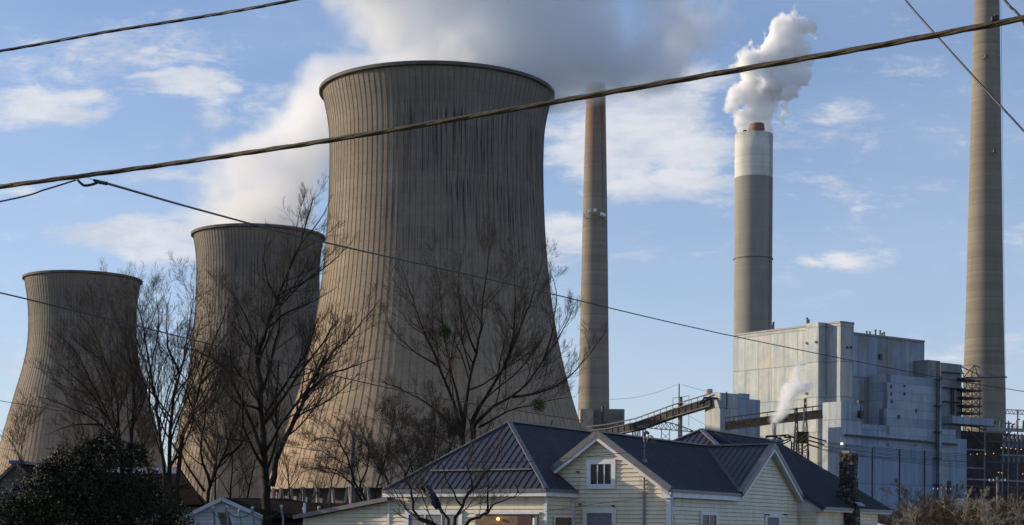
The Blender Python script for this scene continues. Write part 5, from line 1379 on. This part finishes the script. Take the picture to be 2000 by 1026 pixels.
# mistletoe balls
MIST = m_leaf('mistletoe_leaf', (0.035, 0.045, 0.012), (0.10, 0.105, 0.03), .6)
def leaf_ball(mb_, c, rad, n, size, rng, flat=1.0):
    for _ in range(n):
        v = Vector((rng.gauss(0, 1), rng.gauss(0, 1), rng.gauss(0, 1))).normalized() * rad * rng.random() ** .45; v.z *= flat
        u = Vector((rng.gauss(0, 1), rng.gauss(0, 1), rng.gauss(0, 1))).normalized(); w = u.orthogonal().normalized(); s = size * rng.uniform(.6, 1.3)
        p = c + v; mb_.quad(p - u * s, p + w * s * .5, p + u * s, p - w * s * .5)
rng = random.Random(5)
for lab, px, py, r_ in (('green mistletoe clump high in the left half of the wide tree', 869, 648, .45), ('dark mistletoe clump low at the right of the wide tree', 1052, 792, .5), ('small mistletoe clump low in the wide tree near the roof', 885, 838, .5)):
    mb = MB(); leaf_ball(mb, P(px, py, 107.5), r_, 900, .05, rng); tag(mb.build('mistletoe', MIST, None, P(px, py, 107.5)), lab, 'mistletoe')
# torn banner
mb = MB(); rng = random.Random(3); G = []
A_, B_ = P(830, 955, 55.6), P(846, 952, 55.6)
for i in range(9):
    t = i / 8; row = []
    for j in range(5):
        s = j / 4; w_ = 10 + 9 * math.sin(t * 3.0); x = 826 + 26 * t ** 1.2 + s * w_; y = 950 + t * 46 + 4 * math.sin(s * 5 + t * 3) + (6 * s if i == 8 else 0)
        row.append(P(x, y, 55.6 + .12 * math.sin(s * 7 + t * 5)))
    G.append(row)
for i in range(8):
    for j in range(4): mb.quad(G[i][j], G[i][j+1], G[i+1][j+1], G[i+1][j])
o = tag(mb.build('torn_banner', m_plain('dark_cloth', (0.035, 0.033, 0.045), .8, .4, 4), None, A_), 'torn dark cloth banner caught in the crooked tree before the house', 'banner')
sm = o.modifiers.new('thickness', 'SOLIDIFY'); sm.thickness = .006

# ------------------------------------------------------------------ ivy mound
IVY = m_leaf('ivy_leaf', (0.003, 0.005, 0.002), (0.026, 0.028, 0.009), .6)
def ivy():
    rng = random.Random(12); c = P(160, 1041, 84); c.z = 0
    root = thing('ivy_mound', 'huge dark green ivy covered mound of bushes at the lower left', 'bush', c)
    # lobes in photo pixels: x, y, radius px, depth
    lobes = [(195, 905, 62, 84), (150, 925, 62, 83), (245, 930, 60, 85), (100, 960, 60, 82), (285, 965, 50, 86), (200, 965, 90, 84), (60, 1000, 62, 80), (15, 1025, 58, 79), (130, 1020, 90, 81), (250, 1020, 85, 83),
             (310, 1010, 45, 87), (215, 872, 26, 85), (172, 878, 22, 84), (120, 905, 26, 83), (265, 890, 24, 85), (90, 930, 26, 82), (330, 985, 30, 90), (340, 1030, 45, 88), (200, 1060, 140, 84), (40, 1070, 90, 80)]
    mb_ = MB(); core = MB()
    for (x, y, r, Yd) in lobes:
        p = P(x, y, Yd); rad = r / F * Yd
        n = int(900 * rad ** 2) + 400
        for _ in range(n):
            v = Vector((rng.gauss(0, 1), rng.gauss(0, 1), rng.gauss(0, 1))).normalized()
            if v.y > .5: continue
            q = p + v * rad * (rng.uniform(.72, 1.0) + .16 * math.sin(v.x * 7 + x) * math.cos(v.z * 6 + y) + (rng.random() ** 6) * .25)
            if q.z < 0.05: continue
            u = Vector((rng.gauss(0, 1), rng.gauss(0, 1), rng.gauss(0, 1))); u = (u - v * u.dot(v) * .6).normalized(); w = (v.cross(u) + v * rng.gauss(0, .35)).normalized(); s = rng.uniform(.045, .10)
            mb_.quad(q - u * s, q - u * s * .2 + w * s * .7, q + u * s, q - u * s * .2 - w * s * .7)
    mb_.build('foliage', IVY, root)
    T = Tree(8, minr=.012, levels=3, up=.1)
    for i in range(14):
        x = 40 + i * 20; a_ = P(x, 1060, 83); a_.z = 0; T.branch(a_, Vector((rng.gauss(0, .25), rng.gauss(0, .2), 1)).normalized(), rng.uniform(3, 5.0), .06, 1)
    T.big.v += []; 
    nb = len(T.fine.v); T.fine.v += T.big.v; T.fine.f += [tuple(i + nb for i in f) for f in T.big.f]
    T.fine.build('stems', MTWIG, root)
ivy()

# ------------------------------------------------------------------ brush at the right
def brush_proto(seed, h, m1, stems=9, lv=4):
    T = Tree(seed, minr=.016, levels=lv, up=.10, dens=.9, wig=.2); rng = random.Random(seed)
    for i in range(stems):
        d = Vector((rng.gauss(0, .32), rng.gauss(0, .32), 1)).normalized(); T.branch(Vector((rng.uniform(-.5, .5), rng.uniform(-.5, .5), 0)), d, h * rng.uniform(.6, 1), .06 * h / 6, 1)
    nb = len(T.fine.v); T.fine.v += T.big.v; T.fine.f += [tuple(i + nb for i in f) for f in T.big.f]
    return T.fine
protos = [(brush_proto(201, 7, MBRUSH, 10), MBRUSH), (brush_proto(202, 6, MBRUSH, 12), MBRUSH), (brush_proto(203, 8, MBRUSH, 6), MBRUSH), (brush_proto(204, 7.5, MPALE, 3), MPALE)]
pobj = []
spots = [(1690, 190, .95, 0), (1712, 172, .8, 1), (1735, 185, 1.0, 2), (1752, 180, .9, 0), (1775, 200, 1.05, 1), (1797, 180, 1.1, 0), (1815, 195, 1.25, 2), (1832, 182, 1.15, 1), (1852, 205, 1.1, 0), (1872, 180, .8, 1), (1890, 195, 1.0, 2),
         (1908, 175, 1.0, 1), (1925, 190, 1.3, 0), (1940, 172, 1.0, 1), (1958, 182, 1.0, 2), (1975, 176, 1.15, 0), (1993, 168, 1.1, 1), (2015, 172, 1.2, 2), (2035, 170, 1.1, 0),
         (1772, 168, 1.0, 3), (1920, 166, 1.45, 3), (1985, 164, 1.2, 3), (1702, 120, .55, 3), (1728, 160, .6, 1), (1800, 165, .7, 0), (1860, 165, .75, 2), (1935, 160, .7, 1)]
labs = {0: 'tan leafless thicket bush', 1: 'low tan leafless shrub', 2: 'tall tan leafless shrub', 3: 'pale-barked leafless young tree'}
where = {}
marks = [(1700, 'beside the house corner'), (1735, 'just right of the house roof tip'), (1760, 'under the plinth of the annex'), (1800, 'before the middle of the annex'), (1835, 'below the caged ladder'), (1870, 'before the end bays'), (1900, 'before the annex corner'), (1930, 'under the machinery bays'), (1960, 'beside the far right pole'), (3000, 'at the right edge')]
rng = random.Random(77); seen = {}
for i, (px, Y, sc, k) in enumerate(spots):
    q = P(px, 1041, Y)
    mbp, mt = protos[k]
    if k not in seen:
        o = MB(); o.v = mbp.v; o.f = mbp.f; o = o.build('leafless_shrub' if k < 3 else 'young_tree', mt, None, (0, 0, 0)); seen[k] = o
    else: o = seen[k].copy(); COL.objects.link(o)
    o.location = (q.x, q.y, 0); o.rotation_euler = (0, 0, rng.uniform(0, 6.28)); o.scale = (sc, sc, sc * rng.uniform(.66, .88) * (1.0 if Y > 170 else .9))
    tag(o, None, 'tree' if k == 3 else 'shrub', 'leafless brush at the right')
    mk = next(t for lim, t in marks if px <= lim)
    where.setdefault((k, mk), []).append((px, Y, o))
for (k, mk), lst in where.items():
    lst.sort(key=lambda t: t[0]); words = [''] if len(lst) == 1 else ['left one of two, ', 'right one of two, '] if len(lst) == 2 else ['leftmost, ', 'middle, ', 'rightmost, ', 'far-right, ']
    for (px, Y, o), w in zip(lst, words): o['label'] = labs[k] + ' ' + w.strip(', ') + (' ' if w else '') + mk if not w else labs[k] + ', ' + w + mk
# snow bank and small white box at the lower right
mb = MB(); q = P(1730, 1041, 110); pts_ = []
n = 24; prof = [(4.2, 0), (4.0, .9), (3.4, 1.5), (2.2, 2.05), (0.05, 2.35)]
for (r_, z_) in prof:
    for k in range(n):
        a = 2 * math.pi * k / n; mb.v.append((q.x + r_ * .62 * math.cos(a) * (1 + .08 * math.sin(3 * a)) - .6, q.y + r_ * .5 * math.sin(a), z_ * (1 + .04 * math.sin(4 * a))))
for i in range(len(prof) - 1):
    for k in range(n): k2 = (k + 1) % n; mb.f.append((i*n+k, i*n+k2, (i+1)*n+k2, (i+1)*n+k))
tag(mb.build('snow_bank', MSNOW, None, (q.x, q.y, 0), smooth=True), 'white snow heap at the house corner by the bottom edge', 'snow bank')
q = P(1860, 990, 300); ub = thing('utility_hut', 'tiny pale utility hut hidden in the brush before the annex', 'hut', (q.x, q.y, 0))
mb = MB(); mb.abox(q.x - 1.2, q.x + 1.6, q.y, q.y + 3, 0, q.z + 1); mb.build('wall', MWHITEW, ub)
mb = MB(); mb.abox(q.x - 1.4, q.x + 1.8, q.y - .3, q.y + 3.3, q.z + 1.003, q.z + 1.2); mb.build('roof', MGREYST, ub)

# ------------------------------------------------------------------ steam plumes (real volumes)
def plume(name, label, rows, Y0, dens, nscale, amp, edge, ry_k=1.0, ydrift=0.0, hull=1.35, aniso=0.2, lac=9, fade_top=0.15, fade_bot=0.02, warp=0.0, col=(1, 1, 1)):
    """rows: (py, pxL, pxR) silhouettes from bottom to top, at depth Y0"""
    zs_ = [P((a + b) / 2, y, Y0).z for y, a, b in rows]; z0, z1 = zs_[0], zs_[-1]; H = z1 - z0
    xs = [P((a + b) / 2, y, Y0).x for y, a, b in rows]; rs = [(b - a) / 2 / F * Y0 for y, a, b in rows]
    xo = xs[0]; xr = max(abs(x - xo) for x in xs) + 1; rm = max(rs)
    base_ = Vector((xo, Y0, z0))
    m, g = mat(name + '_volume')
    co = g.n('ShaderNodeTexCoord').outputs['Object']
    X, Yc, Z = g.xyz(co); t = g.m('DIVIDE', Z, H)
    def curve(vals, lo, hi):
        nd = g.n('ShaderNodeFloatCurve', {1: t}); cv = nd.mapping.curves[0]
        pts_ = [((z - z0) / H, (v - lo) / (hi - lo)) for z, v in zip(zs_, vals)]
        while len(cv.points) < len(pts_): cv.points.new(.5, .5)
        for p, (a, b) in zip(cv.points, pts_): p.location = (a, b); p.handle_type = 'AUTO'
        nd.mapping.update()
        return g.m('ADD', g.m('MULTIPLY', nd.outputs[0], hi - lo), lo)
    xc = curve([x - xo for x in xs], -xr, xr); rc = curve(rs, 0, rm * 1.05)
    if warp:
        wn = g.n('ShaderNodeTexNoise', {'Vector': co, 'Scale': nscale * .6, 'Detail': 2.0}).outputs[1]
        wv = g.vm('SUBTRACT', wn, (.5, .5, .5)); sc_ = g.vm('SCALE', wv, None); g.t.nodes[-1].inputs[3].default_value = warp
        X2, Y2, _ = g.xyz(g.vm('ADD', co, sc_))
    else: X2, Y2 = X, Yc
    dx = g.m('DIVIDE', g.m('SUBTRACT', X2, xc), rc)
    dy = g.m('DIVIDE', g.m('SUBTRACT', Y2, g.m('MULTIPLY', t, ydrift)), g.m('MULTIPLY', rc, ry_k))
    d = g.m('SQRT', g.m('ADD', g.m('MULTIPLY', dx, dx), g.m('MULTIPLY', dy, dy)))
    nz = g.noise(co, nscale, lac, .58)
    nz2 = g.m('MULTIPLY', g.m('SUBTRACT', nz, .5), amp)
    grow = g.sstep(t, 0.0, 0.12)
    v = g.m('ADD', g.m('SUBTRACT', 1.0, d), g.m('MULTIPLY', nz2, g.m('ADD', .35, g.m('MULTIPLY', grow, .65))))
    v = g.m('SUBTRACT', v, g.m('MULTIPLY', g.sstep(t, 1 - fade_top, 1.0), .9))
    v = g.m('SUBTRACT', v, g.m('MULTIPLY', g.m('SUBTRACT', 1.0, g.sstep(t, 0.0, fade_bot)), .8))
    inner = g.noise(g.vm('ADD', co, (40, 9, 3)), nscale * 2.3, 5, .6)
    den = g.m('MULTIPLY', g.m('MULTIPLY', g.sstep(v, 0.0, edge), g.m('ADD', .35, g.m('MULTIPLY', g.sstep(inner, .35, .65), 1.1))), dens)
    pv = g.n('ShaderNodeVolumePrincipled', {'Color': (*col, 1), 'Density': den, 'Anisotropy': aniso})
    g.n('ShaderNodeOutputMaterial', {'Volume': pv.outputs[0]})
    mb_ = MB(); n = 28; N = 22
    def interp(vals, z):
        for i in range(len(zs_) - 1):
            if z <= zs_[i + 1] or i == len(zs_) - 2:
                u = (z - zs_[i]) / (zs_[i + 1] - zs_[i]); return vals[i] + (vals[i + 1] - vals[i]) * u
    for i in range(N + 1):
        z = z0 + H * i / N; r = interp(rs, z) * (hull if i else 1.05) + (0 if i == 0 else rm * .02); x = interp(xs, z)
        if i == 1: r = interp(rs, z) * (1 + (hull - 1) * .7)
        for k in range(n):
            a = 2 * math.pi * k / n; mb_.v.append((x + r * math.cos(a), Y0 + r * ry_k * math.sin(a) + ydrift * i / N, z))
    for i in range(N):
        for k in range(n): k2 = (k + 1) % n; mb_.f.append((i*n+k, i*n+k2, (i+1)*n+k2, (i+1)*n+k))
    mb_.f.append(tuple(range(n - 1, -1, -1))); mb_.f.append(tuple(N * n + k for k in range(n)))
    o = mb_.build(name, m, None, base_); tag(o, label, 'steam', 'steam plumes', 'thing'); return o
plume('steam_plume', 'huge grey-white steam cloud pouring from the biggest tower and drifting right', [(218, 655, 1090), (202, 645, 1190), (172, 622, 1250), (120, 585, 1285), (60, 545, 1325), (0, 520, 1355), (-120, 520, 1400), (-260, 540, 1460)], 560, .15, .022, 2.5, .45, ry_k=.40, ydrift=4, hull=1.3, aniso=.25, fade_top=.1, warp=14, col=(.968, .982, 1.0))
plume('steam_plume', 'cream-white steam cloud leaning right above the middle tower', [(476, 384, 622), (445, 345, 640), (400, 305, 650), (350, 312, 690), (290, 365, 740), (220, 450, 800), (140, 540, 880), (60, 680, 980)], 727, .075, .026, 2.8, .6, ry_k=.8, ydrift=20, aniso=.3, warp=14)
plume('steam_plume', 'bright billowing steam from the white-topped chimney', [(270, 1432, 1480), (250, 1424, 1512), (220, 1424, 1534), (180, 1428, 1562), (140, 1436, 1578), (100, 1452, 1588), (60, 1492, 1590), (20, 1516, 1588), (-10, 1525, 1596)], 1154, .55, .065, 3.2, .25, ry_k=.42, ydrift=6, aniso=0, fade_top=.22, warp=18, lac=9)
plume('steam_wisp', 'small wisp of steam from the short pipe before the boiler house', [(848, 1503, 1511), (835, 1501, 1516), (815, 1500, 1540), (790, 1510, 1560), (760, 1514, 1586), (720, 1518, 1606), (665, 1530, 1630)], 724, .5, .13, 2.6, .7, ry_k=.9, aniso=.2, fade_top=.75, warp=6, lac=6)
